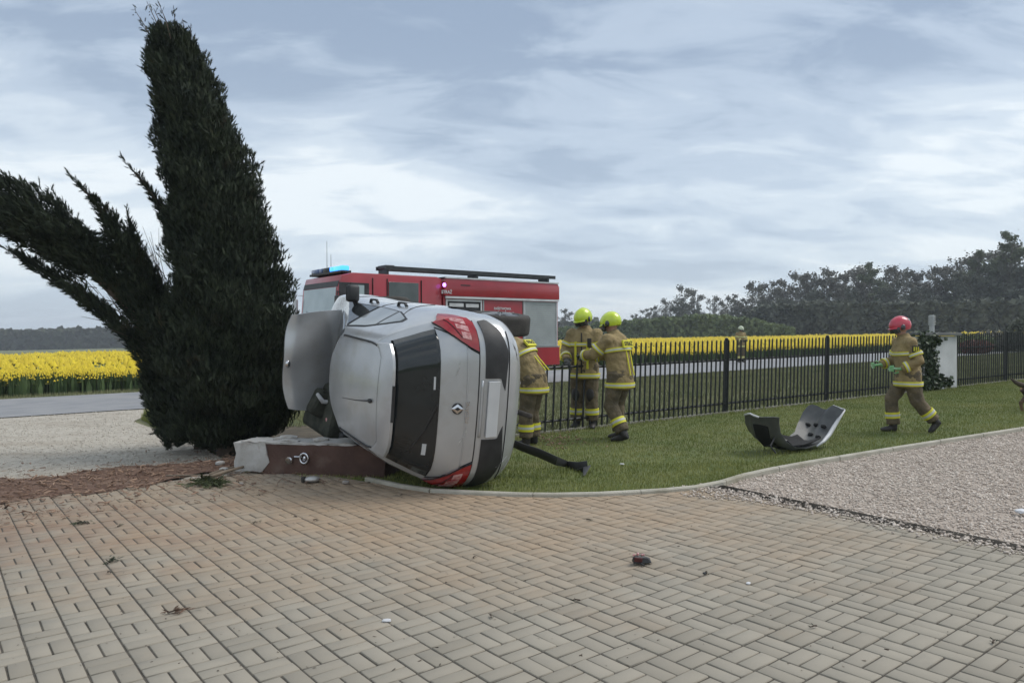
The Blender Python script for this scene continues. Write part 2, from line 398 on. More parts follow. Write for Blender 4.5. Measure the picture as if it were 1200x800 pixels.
seen = (wy > 3.15) & (np.abs(wx) < wy * 0.70 - 0.05)
order = np.argsort(np.where(seen, wy, 1e3 + wy)); single = order[:300]; rest = np.setdiff1d(order, single)
Vt, Ft = block_template(0.188, 0.094)
VAR = []
for q in range(10):
    VAR.append(bulk_mesh('paving_block', Vt, Ft, M_block, np.full(len(Ft), RNG.random())))
for q, i in enumerate(single):
    o = link('paving_block', VAR[random.randrange(10)], paving)
    o.location = (cells[i, 0], cells[i, 1], random.uniform(-0.014, -0.009))
    o.rotation_euler = (random.gauss(0, 0.006), random.gauss(0, 0.006), cells[i, 2] * math.pi / 2 + random.gauss(0, 0.008))
n = len(rest); bs = rotz_basis(cells[rest, 2] * math.pi / 2 + RNG.normal(0, 0.008, n))
tlt = RNG.normal(0, 0.007, (n, 2)); bs[:, 0, 2] += tlt[:, 0]; bs[:, 1, 2] += tlt[:, 1]
V, F_, T = scatter(Vt, Ft, np.stack([cells[rest, 0], cells[rest, 1], RNG.uniform(-0.014, -0.009, n)], 1), bs, None, RNG.random(n))
# blocks cut to fit along the kerb and the edges
cut = MB(); klocal = [Vector((*pave_local[i], 0)) for i in range(len(pave_local))]
for cx, cy, a in cut_cells:
    l, w = (0.089, 0.042) if a == 0 else (0.042, 0.089); c0 = Vector((cx, cy, 0)); best = None
    for p, q in zip(klocal, klocal[1:] + klocal[:1]):
        e = q - p; u = max(0, min(1, (c0 - p).dot(e) / e.length_squared)); dd = (p + e * u - c0).length
        if best is None or dd < best[0]: best = (dd, p, e)
    _, p, e = best; nn = Vector((-e.y, e.x, 0)).normalized()
    poly = [Vector((cx + sa * l, cy + sb * w, 0)) for sa, sb in ((-1, -1), (1, -1), (1, 1), (-1, 1))]; outp = []
    for i in range(4):
        A, B = poly[i], poly[(i + 1) % 4]; da, db = (A - p).dot(nn), (B - p).dot(nn)
        if da >= 0: outp.append(A)
        if da * db < 0: outp.append(A.lerp(B, da / (da - db)))
    if len(outp) >= 3:
        k_ = len(outp); cut.add([v + Vector((0, 0, -.011)) for v in outp] + [v + Vector((0, 0, .034)) for v in outp], [tuple(range(k_, 2 * k_))] + [(i, (i + 1) % k_, k_ + (i + 1) % k_, k_ + i) for i in range(k_)])
cut_me = cut.mesh('paving_offcuts', M_block)
a_ = cut_me.attributes.new('tint', 'FLOAT', 'FACE'); a_.data.foreach_set('value', np.full(len(cut_me.polygons), .5, np.float32))
o = link('paving_offcuts', cut_me, paving); o['kind'] = 'stuff'
o = link('paving_blocks', bulk_mesh('paving_blocks', V, F_, M_block, T), paving); o['kind'] = 'stuff'

sheet('soil_spill', [(p.x, p.y) for p in SOIL], 0.0385, M_soil)

# kerb: concrete edging stones, end to end
M_kerb = mat('kerb_concrete', (0.36, 0.34, 0.28), (0.47, 0.44, 0.37), 5, 0.9, coords='World', bump=0.4, bscale=60)
layer(M_kerb, (0.17, 0.15, 0.09), 2.5, (0.5, 0.68), 0.6)
kerb = empty('kerb'); kerb['kind'] = 'structure'
dense = []
for a, b in zip(KERB, KERB[1:]):
    for q in range(8): dense.append(a.lerp(b, q / 8))
acc = 0; stone = [dense[0]]
def kerb_stone(pts):
    m = MB(); rg = []
    for i, p in enumerate(pts):
        d = (pts[min(i + 1, len(pts) - 1)] - pts[max(i - 1, 0)]); d.z = 0; d.normalize(); s_ = Vector((-d.y, d.x, 0))
        h = 0.068
        rg.append([p - s_ * 0.03 + Vector((0, 0, -0.05)), p + s_ * 0.03 + Vector((0, 0, -0.05)), p + s_ * 0.03 + Vector((0, 0, h - 0.012)), p + s_ * 0.02 + Vector((0, 0, h)), p - s_ * 0.02 + Vector((0, 0, h)), p - s_ * 0.03 + Vector((0, 0, h - 0.012))])
    m.rings(rg).build('kerb_stone', M_kerb, kerb)
for a, b in zip(dense, dense[1:]):
    acc += (b - a).length; stone.append(b)
    if acc > 0.98: kerb_stone([stone[0].lerp(stone[1], 0.08)] + stone[1:-1] + [stone[-1].lerp(stone[-2], 0.08)]); stone = [b]; acc = 0

# ------------------------------------------------------------------ grass, stones, crops (nobody could count them)
def sample_poly(poly, dens, rng=RNG, fn=None):
    xs = [p[0] for p in poly]; ys = [p[1] for p in poly]; A = (max(xs) - min(xs)) * (max(ys) - min(ys)); n = int(A * dens)
    x = rng.uniform(min(xs), max(xs), n); y = rng.uniform(min(ys), max(ys), n); k = pip(x, y, poly)
    if fn is not None: k &= fn(x, y)
    return x[k], y[k]
BL = np.array([(-0.5, 0, 0), (0.5, 0, 0), (0.06, 0.35, 1.0)]); BLF = np.array([(0, 1, 2)])
def grass(name, x, y, h0, h1, w, m, lean=0.5, up=0.015, parent=None, label=None):
    n = len(x); a = RNG.uniform(0, 6.283, n); h = RNG.uniform(h0, h1, n)
    sc = np.stack([np.full(n, w) * RNG.uniform(0.7, 1.4, n), h * RNG.uniform(0, 2 * lean, n), h], 1)
    V, F_, T = scatter(BL, BLF, np.stack([x, y, SL * x + up], 1), rotz_basis(a), sc, np.clip(RNG.normal(0.5, 0.25, n) + 0.25 * np.sin(x * 1.7 + 2 * np.sin(y * 1.3)) , 0, 1))
    o = link(name, bulk_mesh(name, V, F_, m, T)); tag(o, label, 'grass', kind='stuff'); return o
M_blade = mat('grass_blade', (0.125, 0.165, 0.038), (0.29, 0.295, 0.095), 1.6, 0.75, coords='World', tint=True, spec=0.3)
M_blade2 = mat('verge_blade', (0.115, 0.135, 0.058), (0.25, 0.245, 0.13), 0.8, 0.8, coords='World', tint=True, spec=0.3)
inview = lambda x, y: np.abs(x) < y * 0.85 + 1
x, y = sample_poly(lawn_poly, 2100, fn=lambda x, y: inview(x, y))
x2, y2 = sample_poly(lawn_poly, 1500, fn=lambda x, y: inview(x, y) & (y < 8.5))
grass('lawn_grass', np.r_[x, x2], np.r_[y, y2], 0.018, 0.05, 0.007, M_blade, 0.6, label='short mown lawn grass between the kerb and the fence')
VERGE = [TN(5.3, 9.15), TN(70, 9.15), TN(70, 18.7), TN(4.8, 18.7), TN(3.0, 18), TN(2.3, 16), TN(2.5, 13.4), TN(4.9, 12.4)]
sheet('bare_soil', [(p.x, p.y) for p in [TN(2.38, 9.08), TN(5.6, 9.08), TN(5.3, 12.6), TN(2.42, 13.6)]], 0.016, M_dark_soil)  # dark soil sheet added to darken the shaded ground between tree and car
x, y = sample_poly([(p.x, p.y) for p in VERGE], 330, fn=lambda x, y: inview(x, y))
x3, y3 = sample_poly([(p.x, p.y) for p in [TN(-40, 25.7), TN(110, 25.7), TN(110, 27.3), TN(-40, 27.3)]], 300, fn=lambda x, y: inview(x, y))
grass('verge_grass', np.r_[x, x3], np.r_[y, y3], 0.05, 0.13, 0.016, M_blade2, 0.6, up=0.0, label='longer rough grass on the verges along the road')
# taller tufts against the fence foot and along the kerb
tx = []; ty = []
for t in np.arange(5.4, 26, 0.06):
    p = TN(t + random.uniform(-.05, .05), 8.95 + random.gauss(0, 0.09))
    k = random.randrange(2, 9); tx += [p.x + random.gauss(0, .03) for _ in range(k)]; ty += [p.y + random.gauss(0, .03) for _ in range(k)]
for p in dense[20:]:
    for _ in range(5): tx.append(p.x + random.gauss(0, .03)); ty.append(p.y + abs(random.gauss(0, .05)) + .03)
grass('edge_grass', np.array(tx), np.array(ty), 0.05, 0.12, 0.01, M_blade, 0.5, label='ragged grass left uncut at the fence foot and kerb')

phi = (1 + 5 ** 0.5) / 2
ICO = np.array([(-1, phi, 0), (1, phi, 0), (-1, -phi, 0), (1, -phi, 0), (0, -1, phi), (0, 1, phi), (0, -1, -phi), (0, 1, -phi), (phi, 0, -1), (phi, 0, 1), (-phi, 0, -1), (-phi, 0, 1)]) / 3.6
ICOF = np.array([(0, 11, 5), (0, 5, 1), (0, 1, 7), (0, 7, 10), (0, 10, 11), (1, 5, 9), (5, 11, 4), (11, 10, 2), (10, 7, 6), (7, 1, 8), (3, 9, 4), (3, 4, 2), (3, 2, 6), (3, 6, 8), (3, 8, 9), (4, 9, 5), (2, 4, 11), (6, 2, 10), (8, 6, 7), (9, 8, 1)])
OCT = np.array([(1, 0, 0), (-1, 0, 0), (0, 1, 0), (0, -1, 0), (0, 0, 1), (0, 0, -1)]) * 0.5
OCTF = np.array([(0, 2, 4), (2, 1, 4), (1, 3, 4), (3, 0, 4), (2, 0, 5), (1, 2, 5), (3, 1, 5), (0, 3, 5)])
def stones(name, x, y, s0, s1, m, up, tmpl, label, flat=0.6, power=2.0):
    n = len(x); s = s0 + (s1 - s0) * RNG.random(n) ** power
    sc = np.stack([s * RNG.uniform(.8, 1.4, n), s * RNG.uniform(.7, 1.1, n), s * RNG.uniform(.4, .9, n)], 1)
    b = rotz_basis(RNG.uniform(0, 6.283, n)); tl = RNG.normal(0, .25, (n, 2)); b[:, 0, 2] += tl[:, 0]; b[:, 1, 2] += tl[:, 1]
    V, F_, T = scatter(tmpl[0], tmpl[1], np.stack([x, y, SL * x + up + s * 0.15], 1), b, sc, RNG.random(n))
    V = V + RNG.normal(0, 0.0016, V.shape)
    o = link(name, bulk_mesh(name, V, F_, m, T)); tag(o, label, 'gravel', kind='stuff'); return o
M_stone = mat('crushed_stone', (0.27, 0.215, 0.175), (0.70, 0.62, 0.54), 9, 0.9, coords='World', tint=True, bump=0.3, bscale=150)
x, y = sample_poly(grav_poly, 1700, fn=lambda x, y: (y > 3.5) & (np.abs(x) < y * 0.8 + .5) & (y < 11))
x2, y2 = sample_poly(grav_poly, 120, fn=lambda x, y: (y > 2) & (np.abs(x) < y * 1.2 + 1) & (y < 14))
# a few stones kicked out over the paving
q = [TN(random.uniform(4.6, 5.6), random.uniform(1.5, 5.0)) for _ in range(0)]
xk, yk = [], []
for _ in range(2600):
    n_ = random.uniform(-1.5, 4.95); p = TN(5.515 + random.gauss(0, 0.06) - .10 * random.random() ** 3, n_, 0); xk.append(p.x); yk.append(p.y)
for _ in range(420):
    k_ = random.random(); p = G(800 + 110 * k_ + random.gauss(0, 8), 577 + random.uniform(-3, 9) + 10 * k_); xk.append(p.x); yk.append(p.y)
stones('gravel', np.r_[x, x2], np.r_[y, y2], 0.008, 0.030, M_stone, 0.012, (OCT * 1.25, OCTF), 'loose pinkish grey crushed stone beside the lawn kerb')
stones('strewn_gravel', np.array(xk), np.array(yk), 0.006, 0.028, M_stone, 0.036, (ICO, ICOF), 'stray stones kicked from the gravel onto the paving blocks')
M_peb = mat('pale_pebble', (0.33, 0.295, 0.245), (0.62, 0.57, 0.50), 9, 0.95, coords='World', tint=True)
x, y = sample_poly([(p.x, p.y) for p in DRIVE], 260, fn=lambda x, y: np.abs(x) < y * 0.8)
stones('drive_pebbles', x, y, 0.008, 0.034, M_peb, 0.012, (OCT, OCTF), 'pale fine gravel of the drive leading out to the road')
M_chip = mat('mulch_chip', (0.10, 0.05, 0.032), (0.34, 0.23, 0.16), 6, 0.95, coords='World', tint=True)
soil_poly = [(p.x, p.y) for p in SOIL]
x, y = sample_poly(soil_poly, 380, fn=lambda x, y: np.abs(x) < y * 0.85)
xe, ye = [], []
for _ in range(2600):
    p = TN(random.uniform(-6, 3.2), 8.55 - random.random() ** 1.6 * 1.3); xe.append(p.x); ye.append(p.y)
for _ in range(2400):
    p = TN(random.uniform(-7, 2.6), 9.6 + random.gauss(0, .55)); xe.append(p.x); ye.append(p.y)
CHIP = np.array([(-1, -.28, 0), (1, -.2, 0), (1.1, .25, .05), (-.9, .3, 0), (-.8, -.2, .25), (.9, -.15, .3), (.95, .2, .28), (-.8, .25, .22)]) * 0.5
CHIPF = np.array([(3, 2, 1, 0), (4, 5, 6, 7), (0, 1, 5, 4), (1, 2, 6, 5), (2, 3, 7, 6), (3, 0, 4, 7)])
stones('soil_clods', np.r_[x, xe], np.r_[y, ye], 0.012, 0.075, M_chip, 0.043, (CHIP, CHIPF), 'red brown clods and bark chips spilled at the paving edge', power=3.0)

# rapeseed: stems and yellow heads, thick at the near edge, coarser behind
M_rstem = mat('rape_leaf', (0.035, 0.062, 0.020), (0.075, 0.12, 0.035), 2, 0.8, coords='World', tint=True)
M_rflow = mat('rape_flower', (0.44, 0.32, 0.012), (0.68, 0.53, 0.022), 3, 0.8, coords='World', tint=True)
M_rbed = mat('rape_bed', (0.10, 0.13, 0.03), (0.34, 0.30, 0.03), 1.8, 0.95, coords='World', bump=0.8, bscale=6)
def field_pts(t0, t1, n0, n1, dens):
    n = int((t1 - t0) * (n1 - n0) * dens); t = RNG.uniform(t0, t1, n); q = RNG.uniform(n0, n1, n)
    x = t * D.x + q * NV.x; y = t * D.y + q * NV.y; k = (np.abs(x) < y * 0.85 + 3) & (y > 10)
    return x[k], y[k]
def height_at(x, y): return 0.62 + 0.06 * np.sin(x * .35 + np.sin(y * .3) * 2) + 0.05 * np.sin(y * .7 + x * .2)
LEAF = np.array([(-.5, 0, 0), (.5, 0, 0), (.62, .1, .5), (0, .05, 1.0), (-.62, -.1, .5)]); LEAFF = np.array([(0, 1, 2), (0, 2, 4), (2, 3, 4)])
FLW = np.array([(-.5, 0, 0), (0, -.5, -.1), (.5, 0, 0), (0, .5, -.1), (0, 0, .8)]); FLWF = np.array([(0, 1, 4), (1, 2, 4), (2, 3, 4), (3, 0, 4)])
sx, sy = field_pts(-40, 150, 27.0, 30.0, 34); bx, by = field_pts(-60, 240, 29.5, 105, 1.1)
parts_s = []; parts_f = []
for (x, y, w, hs, reps, fs) in ((sx, sy, .10, 1.0, 3, .06), (bx, by, .24, 1.0, -0, .24)):
    hh = height_at(x, y) * RNG.normal(1.0, .08, len(x)) * hs
    for q_ in range(5 if reps else 2):
        n = len(x); jx, jy = (RNG.normal(0, .09, (2, n)) if q_ > 1 else np.zeros((2, n))); hk = hh * (.93 if q_ < 2 else 1) * (RNG.uniform(.45, .9, n) if q_ > 1 else 1)
        parts_s.append(scatter(LEAF, LEAFF, np.stack([x + jx, y + jy, SL * x], 1), rotz_basis(RNG.uniform(0, 6.28, n)), np.stack([w * RNG.uniform(.5, 1.3, n), w * RNG.uniform(.5, 2.2, n), hk], 1), RNG.random(n)))
    for _ in range(reps + 3):
        n = len(x); o2 = RNG.normal(0, w * .8, (n, 2)); dz = hh * RNG.uniform(.66, 1.08, n)
        parts_f.append(scatter(FLW, FLWF, np.stack([x + o2[:, 0], y + o2[:, 1], SL * x + dz], 1), rotz_basis(RNG.uniform(0, 6.28, n)), fs * RNG.uniform(.6, 1.4, n), RNG.random(n)))
V, F_, T = join_bulk(parts_s); o = link('rapeseed_stems', bulk_mesh('rapeseed_stems', V, F_, M_rstem, T)); tag(o, 'green leaves and stems of the rapeseed crop beyond the road', 'crop', kind='stuff')
V, F_, T = join_bulk(parts_f); o = link('rapeseed_flowers', bulk_mesh('rapeseed_flowers', V, F_, M_rflow, T)); tag(o, 'bright yellow rapeseed flowers filling the field beyond the road', 'crop', kind='stuff')
sheet('field', [(p.x, p.y) for p in [TN(-90, 27.2), TN(330, 27.2), TN(330, 112), TN(-90, 112)]], 0.34, M_rbed)

# ------------------------------------------------------------------ woods behind the field
def leaf_quads(c, n, spread, s0, s1, rng, tbase=0.5):
    V4 = np.array([(-.5, -.5, 0), (.5, -.4, .08), (.45, .5, 0), (-.5, .45, -.08)]); F4 = np.array([(0, 1, 2, 3)])
    p = c + rng.normal(0, 1, (n, 3)) * spread
    return scatter(V4, F4, p, rand_basis(n, rng), rng.uniform(s0, s1, n), np.clip(rng.normal(tbase, .25, n), 0, 1))
def make_tree(seed, H, spread, leafy, twigs, trunk_r, lean=0.0, up=0.55, first=0.25):
    rng = np.random.default_rng(seed); rd = random.Random(seed); m = MB(); tips = []
    def grow(p, d, L, r, lev):
        pts = [p]; q = p.copy(); dd = d.copy()
        for i in range(3 if lev else 5):
            dd = (dd + Vector((rd.gauss(0, .12), rd.gauss(0, .12), rd.gauss(0.04, .06)))).normalized(); q = q + dd * L / (3 if lev else 5); pts.append(q.copy())
        k = len(pts); m.tube(pts, [max(0.012, r * (1 - 0.75 * i / (k - 1))) for i in range(k)], 5 if lev < 2 else 3, cap=False)
        if lev >= 3 or L < .6: tips.append((pts[-1], L)); tips.append((pts[-2], L)); return
        cnt = (twigs if lev else int(twigs * 2.2))
        for i in range(cnt):
            f = first + (1 - first) * (i + rd.random()) / cnt if lev == 0 else rd.uniform(.3, 1)
            a = f * (k - 1); i0 = min(int(a), k - 2); b = pts[i0].lerp(pts[i0 + 1], a - i0)
            az = rd.uniform(0, 6.283); el = rd.uniform(up - .25, up + .35)
            nd = Vector((math.cos(az) * math.cos(el), math.sin(az) * math.cos(el), math.sin(el)))
            ll = (spread * (1.15 - .75 * f) if lev == 0 else L * rd.uniform(.4, .65))
            grow(b, (nd + dd * .25).normalized(), ll * rd.uniform(.8, 1.15), max(.02, r * .42 * (1.1 - .6 * f)), lev + 1)
        tips.append((pts[-1], L * .4))
    grow(Vector((0, 0, -.3)), Vector((lean, 0, 1)).normalized(), H * .93, trunk_r, 0)
    parts = []
    for p, L in tips:
        if leafy > 0: parts.append(leaf_quads(np.array(p), max(1, int(leafy * rd.uniform(.5, 1.5))), .16 + .16 * L, .12, .34, rng, rd.uniform(.2, .8)))
    return m, (join_bulk(parts) if parts else None)
M_bark = mat('bark', (0.085, 0.078, 0.066), (0.15, 0.14, 0.125), 4, 0.95)
M_birch = mat('birch_bark', (0.34, 0.33, 0.30), (0.10, 0.10, 0.095), 3, 0.9)
M_lv_d = mat('dark_leaf', (0.060, 0.070, 0.050), (0.120, 0.128, 0.095), .4, 0.85, tint=True)
M_lv_m = mat('spring_leaf', (0.075, 0.092, 0.052), (0.14, 0.16, 0.09), .4, 0.85, tint=True)
M_lv_b = mat('bud_brown', (0.10, 0.098, 0.082), (0.18, 0.175, 0.145), .4, 0.9, tint=True)
KINDS = {
    'bare':  ('slender bare pale-barked tree rising above the dark wood', 'bare pale trees in the wood', M_birch, M_lv_b, [(11, 15, 3.4, 1.4, 5, .16), (12, 15, 3.0, 1.2, 5, .14)]),
    'dark':  ('dense dark tree in the wood behind the yellow field', 'dark trees in the wood', M_bark, M_lv_d, [(21, 12, 4.4, 8, 4, .22), (22, 12, 4.0, 8, 4, .2), (23, 12, 5.0, 7, 4, .24)]),
    'tall':  ('tall broad leafing tree standing above the rest of the wood', 'tall leafing trees in the wood', M_bark, M_lv_m, [(31, 18, 4.4, 11, 5, .3)]),
    'loose': ('open twiggy tree breaking into leaf on the skyline', 'open twiggy trees on the skyline', M_bark, M_lv_b, [(41, 11, 4.0, 4, 4, .2), (42, 11, 3.6, 5, 4, .18)]),
}
PROTO = {}
for k, (lb, gr, mt_, ml, vs) in KINDS.items():
    for i, (seed, H, sp, lf, tw, tr) in enumerate(vs):
        mb, lv = make_tree(seed, H, sp, lf, tw, tr, first=.12 if k in ('dark', 'tall') else .3, up=.75 if k == 'bare' else .5)
        PROTO[(k, i)] = (mb.mesh('trunk', mt_, True), bulk_mesh('crown', lv[0], lv[1], ml, lv[2]), H)
def put_tree(k, i, x, Y, ytop):
    tm, cm, H = PROTO[(k, i % len(KINDS[k][4]))]; X = (x - 600) / FPX * Y; z0 = zg(X)
    h = CH + (395 - ytop) / FPX * Y - z0; s = h / H
    o = empty('tree', (X, Y, z0), random.uniform(0, 6.28)); o.scale = (s, s, s); tag(o, KINDS[k][0], 'tree', KINDS[k][1])
    link('trunk', tm, o); link('crown', cm, o)
SKY = [(640, 372), (662, 362), (690, 374), (705, 371), (730, 370), (755, 362), (775, 352), (800, 337), (815, 338), (840, 350), (862, 345), (885, 334), (905, 331), (930, 322), (960, 318), (985, 322), (1005, 316), (1030, 306), (1050, 309), (1080, 312), (1105, 309), (1128, 296), (1150, 291), (1172, 275), (1188, 275), (1215, 290), (1250, 285), (1290, 296), (1340, 300)]
def skyline(x): return float(np.interp(x, [p[0] for p in SKY], [p[1] for p in SKY]))
def depth_at(x): return float(np.interp(x, [640, 780, 900, 1050, 1200, 1340], [270, 230, 175, 150, 135, 128]))
x = 640; q = 0
while x < 1330:
    Yd = depth_at(x)
    put_tree('dark', q, x + random.uniform(-4, 4), Yd * random.uniform(.93, .99), skyline(x) + random.uniform(20, 38) * 150 / Yd)
    x += 13 * 150 / Yd * random.uniform(.8, 1.2); q += 1
for q, (x, y) in enumerate([(799, 337), (814, 340), (836, 349), (758, 362), (780, 352), (860, 345), (884, 333), (906, 330), (932, 322), (948, 320), (963, 318), (982, 322), (1004, 316), (664, 362), (720, 371), (1216, 292), (895, 336), (918, 328), (940, 326), (972, 326), (993, 324), (1014, 318), (1046, 316), (1066, 318), (1092, 316), (1112, 312), (1142, 300), (1160, 296), (1196, 290), (870, 350), (848, 354), (745, 368), (770, 360)]):
    put_tree('loose', q, x, depth_at(x) * random.uniform(.98, 1.05), y)
for q, x in enumerate(range(1016, 1142, 8)): put_tree('bare', q, x + random.uniform(-3, 3), depth_at(x) * random.uniform(.97, 1.1), skyline(x) + random.uniform(-3, 8))
for q, (x, y) in enumerate([(1032, 306), (1127, 295), (1178, 274), (1252, 284)]): put_tree('tall', q, x, depth_at(x) * .97, y)
def belt(name, m, label, pts, n, size, rng, low=0.0):
    """a far-off mass of leaves: pts = (x, ytop, depth) along the belt"""
    xs = rng.uniform(pts[0][0], pts[-1][0], n); yt = np.interp(xs, [p[0] for p in pts], [p[1] for p in pts]); Yd = np.interp(xs, [p[0] for p in pts], [p[2] for p in pts])
    bump_ = 0.90 + .05 * np.sin(xs * .31 + 1.3 * np.sin(xs * .11)) * np.sin(xs * .13 + 2) + .04 * np.sin(xs * .83) * np.sin(xs * .29) + rng.normal(0, .02, n)
    Y = Yd * (1 + np.abs(rng.normal(0, .025, n))); X = (xs - 600) / FPX * Y; top = CH + (395 - yt) / FPX * Y - SL * X
    z = SL * X + top * bump_ * (low + (1 - low) * rng.random(n) ** .75)
    V4 = np.array([(-.5, -.5, 0), (.5, -.4, .1), (.45, .5, 0), (-.5, .45, -.1)])
    V, F_, T = scatter(V4, np.array([(0, 1, 2, 3)]), np.stack([X, Y, z], 1), rand_basis(n, rng), size * rng.uniform(.6, 1.4, n), np.clip(.5 + .3 * np.sin(xs * .23) + rng.normal(0, .2, n), 0, 1))
    o = link(name, bulk_mesh(name, V, F_, m, T)); tag(o, label, 'wood', kind='stuff'); return o
M_far = mat('far_wood_leaf', (0.036, 0.046, 0.028), (0.075, 0.084, 0.046), .05, 0.9, coords='World', tint=True)
M_shr = mat('shrub_leaf', (0.10, 0.135, 0.05), (0.165, 0.20, 0.09), .2, 0.9, coords='World', tint=True)
belt('far_wood', M_far, 'dark flat-topped wood along the horizon behind the yellow field', [(-420, 390, 330), (-100, 387, 330), (40, 385, 340), (150, 382, 350), (400, 383, 360), (560, 380, 330), (700, 374, 300)], 48000, 1.7, RNG)
belt('undergrowth', M_lv_d, 'dark tangled undergrowth at the foot of the wood', [(860, 372, 150), (900, 352, 150), (960, 350, 140), (1050, 352, 128), (1200, 348, 118), (1340, 350, 112)], 42000, .6, RNG)
belt('shrub_belt', M_shr, 'pale green scrub on the slope before the skyline trees', [(640, 385, 175), (690, 378, 170), (760, 372, 155), (830, 366, 145), (880, 372, 140), (930, 384, 132)], 26000, .6, RNG)

# ------------------------------------------------------------------ the car, lying on its left side
M_silver = mat('silver_paint', (0.43, 0.44, 0.45), (0.49, 0.50, 0.51), 3, 0.27, 0.35, coat=0.6, bump=0.10, bscale=4.5)
layer(M_silver, (0.33, 0.31, 0.27), 2.6, (0.50, 0.72), 0.5, coords='Object')
M_glass = mat('dark_glass', (0.012, 0.016, 0.018), (0.02, 0.024, 0.026), 4, 0.06, 0.0, spec=0.6)
M_glass2 = mat('side_glass', (0.22, 0.24, 0.245), (0.30, 0.32, 0.325), 3, 0.05, 0.0, spec=0.8)  # pale base colour holds the sky's reflection in the upturned glass
M_black = mat('black_plastic', (0.018, 0.018, 0.019), (0.03, 0.03, 0.031), 8, 0.55, bump=0.1, bscale=200)
M_gap = mat('panel_gap', (0.012, 0.012, 0.012), None, 5, 0.9)
M_red = mat('tail_red', (0.36, 0.012, 0.014), (0.24, 0.008, 0.010), 12, 0.12, spec=0.6, coat=0.6)
M_clear = mat('lamp_clear', (0.40, 0.12, 0.12), (0.62, 0.38, 0.36), 30, 0.15, coat=0.6)
M_chrome = mat('chrome', (0.7, 0.7, 0.72), (0.55, 0.55, 0.57), 9, 0.15, 1.0)
M_rubber = mat('tyre_rubber', (0.028, 0.026, 0.024), (0.06, 0.055, 0.048), 6, 0.85, bump=0.3, bscale=60)
M_alloy = mat('alloy', (0.36, 0.36, 0.37), (0.27, 0.27, 0.28), 7, 0.35, 0.8)
M_plate = mat('plate', (0.55, 0.56, 0.57), (0.50, 0.51, 0.52), 4, 0.45)
M_under = mat('underbody', (0.03, 0.028, 0.026), (0.07, 0.06, 0.05), 5, 0.9, bump=0.3)
UL, UH = 0.20, 1.45
RU = [.20, .26, .34, .45, .60, .68, .73, .80, .95, 1.00, 1.20, 1.36, 1.42, 1.45]
RF = [.14, .06, .02, 0.0, 0.0, .015, .05, .075, .125, .16, .335, .475, .53, .60]
FU = [.20, .30, .45, .60, .72, .80, .88, .95, 1.00, 1.20, 1.38, 1.45]
FF = [4.05, 4.16, 4.20, 4.18, 4.10, 3.80, 3.35, 3.05, 2.95, 2.45, 2.05, 1.90]
WU = [.20, .28, .42, .62, .82, .95, 1.02, 1.20, 1.34, 1.41, 1.45]
WW = [.70, .81, .875, .885, .87, .845, .81, .715, .63, .58, .53]
def csurf(a, b, c):
    u = UL + (c + 1) / 2 * (UH - UL); fr = np.interp(u, RU, RF); ff = np.interp(u, FU, FF); s = (a + 1) / 2
    f = fr + s * (ff - fr); hw = np.interp(u, WU, WW)
    hw *= 1 - .085 * min(1, max(0, (f - .7) / 1.7)) - .075 * max(0, 1 - f / 1.1) ** 2 - .16 * max(0, (f - 3.1) / 1.1) ** 2
    ab = abs(b)
    f += (.05 * ab ** 2 + .20 * ab ** 7) * (1 - s) ** 8 - .34 * ab ** 3 * s ** 8
    w = b * hw
    top = max(0, (c - .75) / .25)
    u += top * (.035 * (1 - b * b) - .02 * ((f - 1.5) / .9) ** 2 * (1 if f > .6 else .4))
    if c < -.8: w *= 1 - .05 * (-.8 - c) / .2
    return Vector((f, -w, u))            # car axes: x forward, y left, z up
def cnorm(a, b, c, face):
    e = .02; p = csurf(a, b, c)
    if face == 'rear': d1 = csurf(a, min(b + e, 1), c) - csurf(a, max(b - e, -1), c); d2 = csurf(a, b, min(c + e, 1)) - csurf(a, b, max(c - e, -1)); n = d1.cross(d2); return (n if n.x < 0 else -n).normalized()
    if face == 'roof': d1 = csurf(min(a + e, 1), b, c) - csurf(max(a - e, -1), b, c); d2 = csurf(a, min(b + e, 1), c) - csurf(a, max(b - e, -1), c); n = d1.cross(d2); return (n if n.z > 0 else -n).normalized()
    d1 = csurf(min(a + e, 1), b, c) - csurf(max(a - e, -1), b, c); d2 = csurf(a, b, min(c + e, 1)) - csurf(a, b, max(c - e, -1)); n = d1.cross(d2)
    return (n if n.y * (-b) > 0 else -n).normalized()
def cu_(u): return (u - UL) / (UH - UL) * 2 - 1
def rear_pt(w, u, off):
    c = cu_(u); hw = abs(csurf(-1, 1, c).y); b = max(-1, min(1, w / hw)); return csurf(-1, b, c) + cnorm(-1, b, c, 'rear') * off
def side_pt(f, u, side, off):
    c = cu_(u); lo = csurf(-1, side, c).x; hi = csurf(1, side, c).x; a0, a1 = -1.0, 1.0
    for _ in range(22):
        am = (a0 + a1) / 2
        if csurf(am, side, c).x < f: a0 = am
        else: a1 = am
    return csurf(a0, side, c) + cnorm(a0, side, c, 'side') * off
def roof_pt(f, w, off):
    a0, a1 = -1.0, 1.0; hw = abs(csurf(0, 1, 1).y)
    b = max(-1, min(1, w / hw))
    for _ in range(22):
        am = (a0 + a1) / 2
        if csurf(am, b, 1).x < f: a0 = am
        else: a1 = am
    return csurf(a0, b, 1) + cnorm(a0, b, 1, 'roof') * off
def patch(fn, u0, u1, w0, w1, off, nu=10, nw=12, m=None):
    """fn(v, u, off); u rows, w between w0(u) and w1(u)"""
    m = m or MB(); top = []; bot = []
    for i in range(nu + 1):
        u = u0 + (u1 - u0) * i / nu; a, b = w0(u), w1(u)
        top.append([fn(a + (b - a) * j / nw, u, off) for j in range(nw + 1)]); bot.append([fn(a + (b - a) * j / nw, u, off - .012) for j in range(nw + 1)])
    m.grid(top, bot); return m
const = lambda v: (lambda u: v)
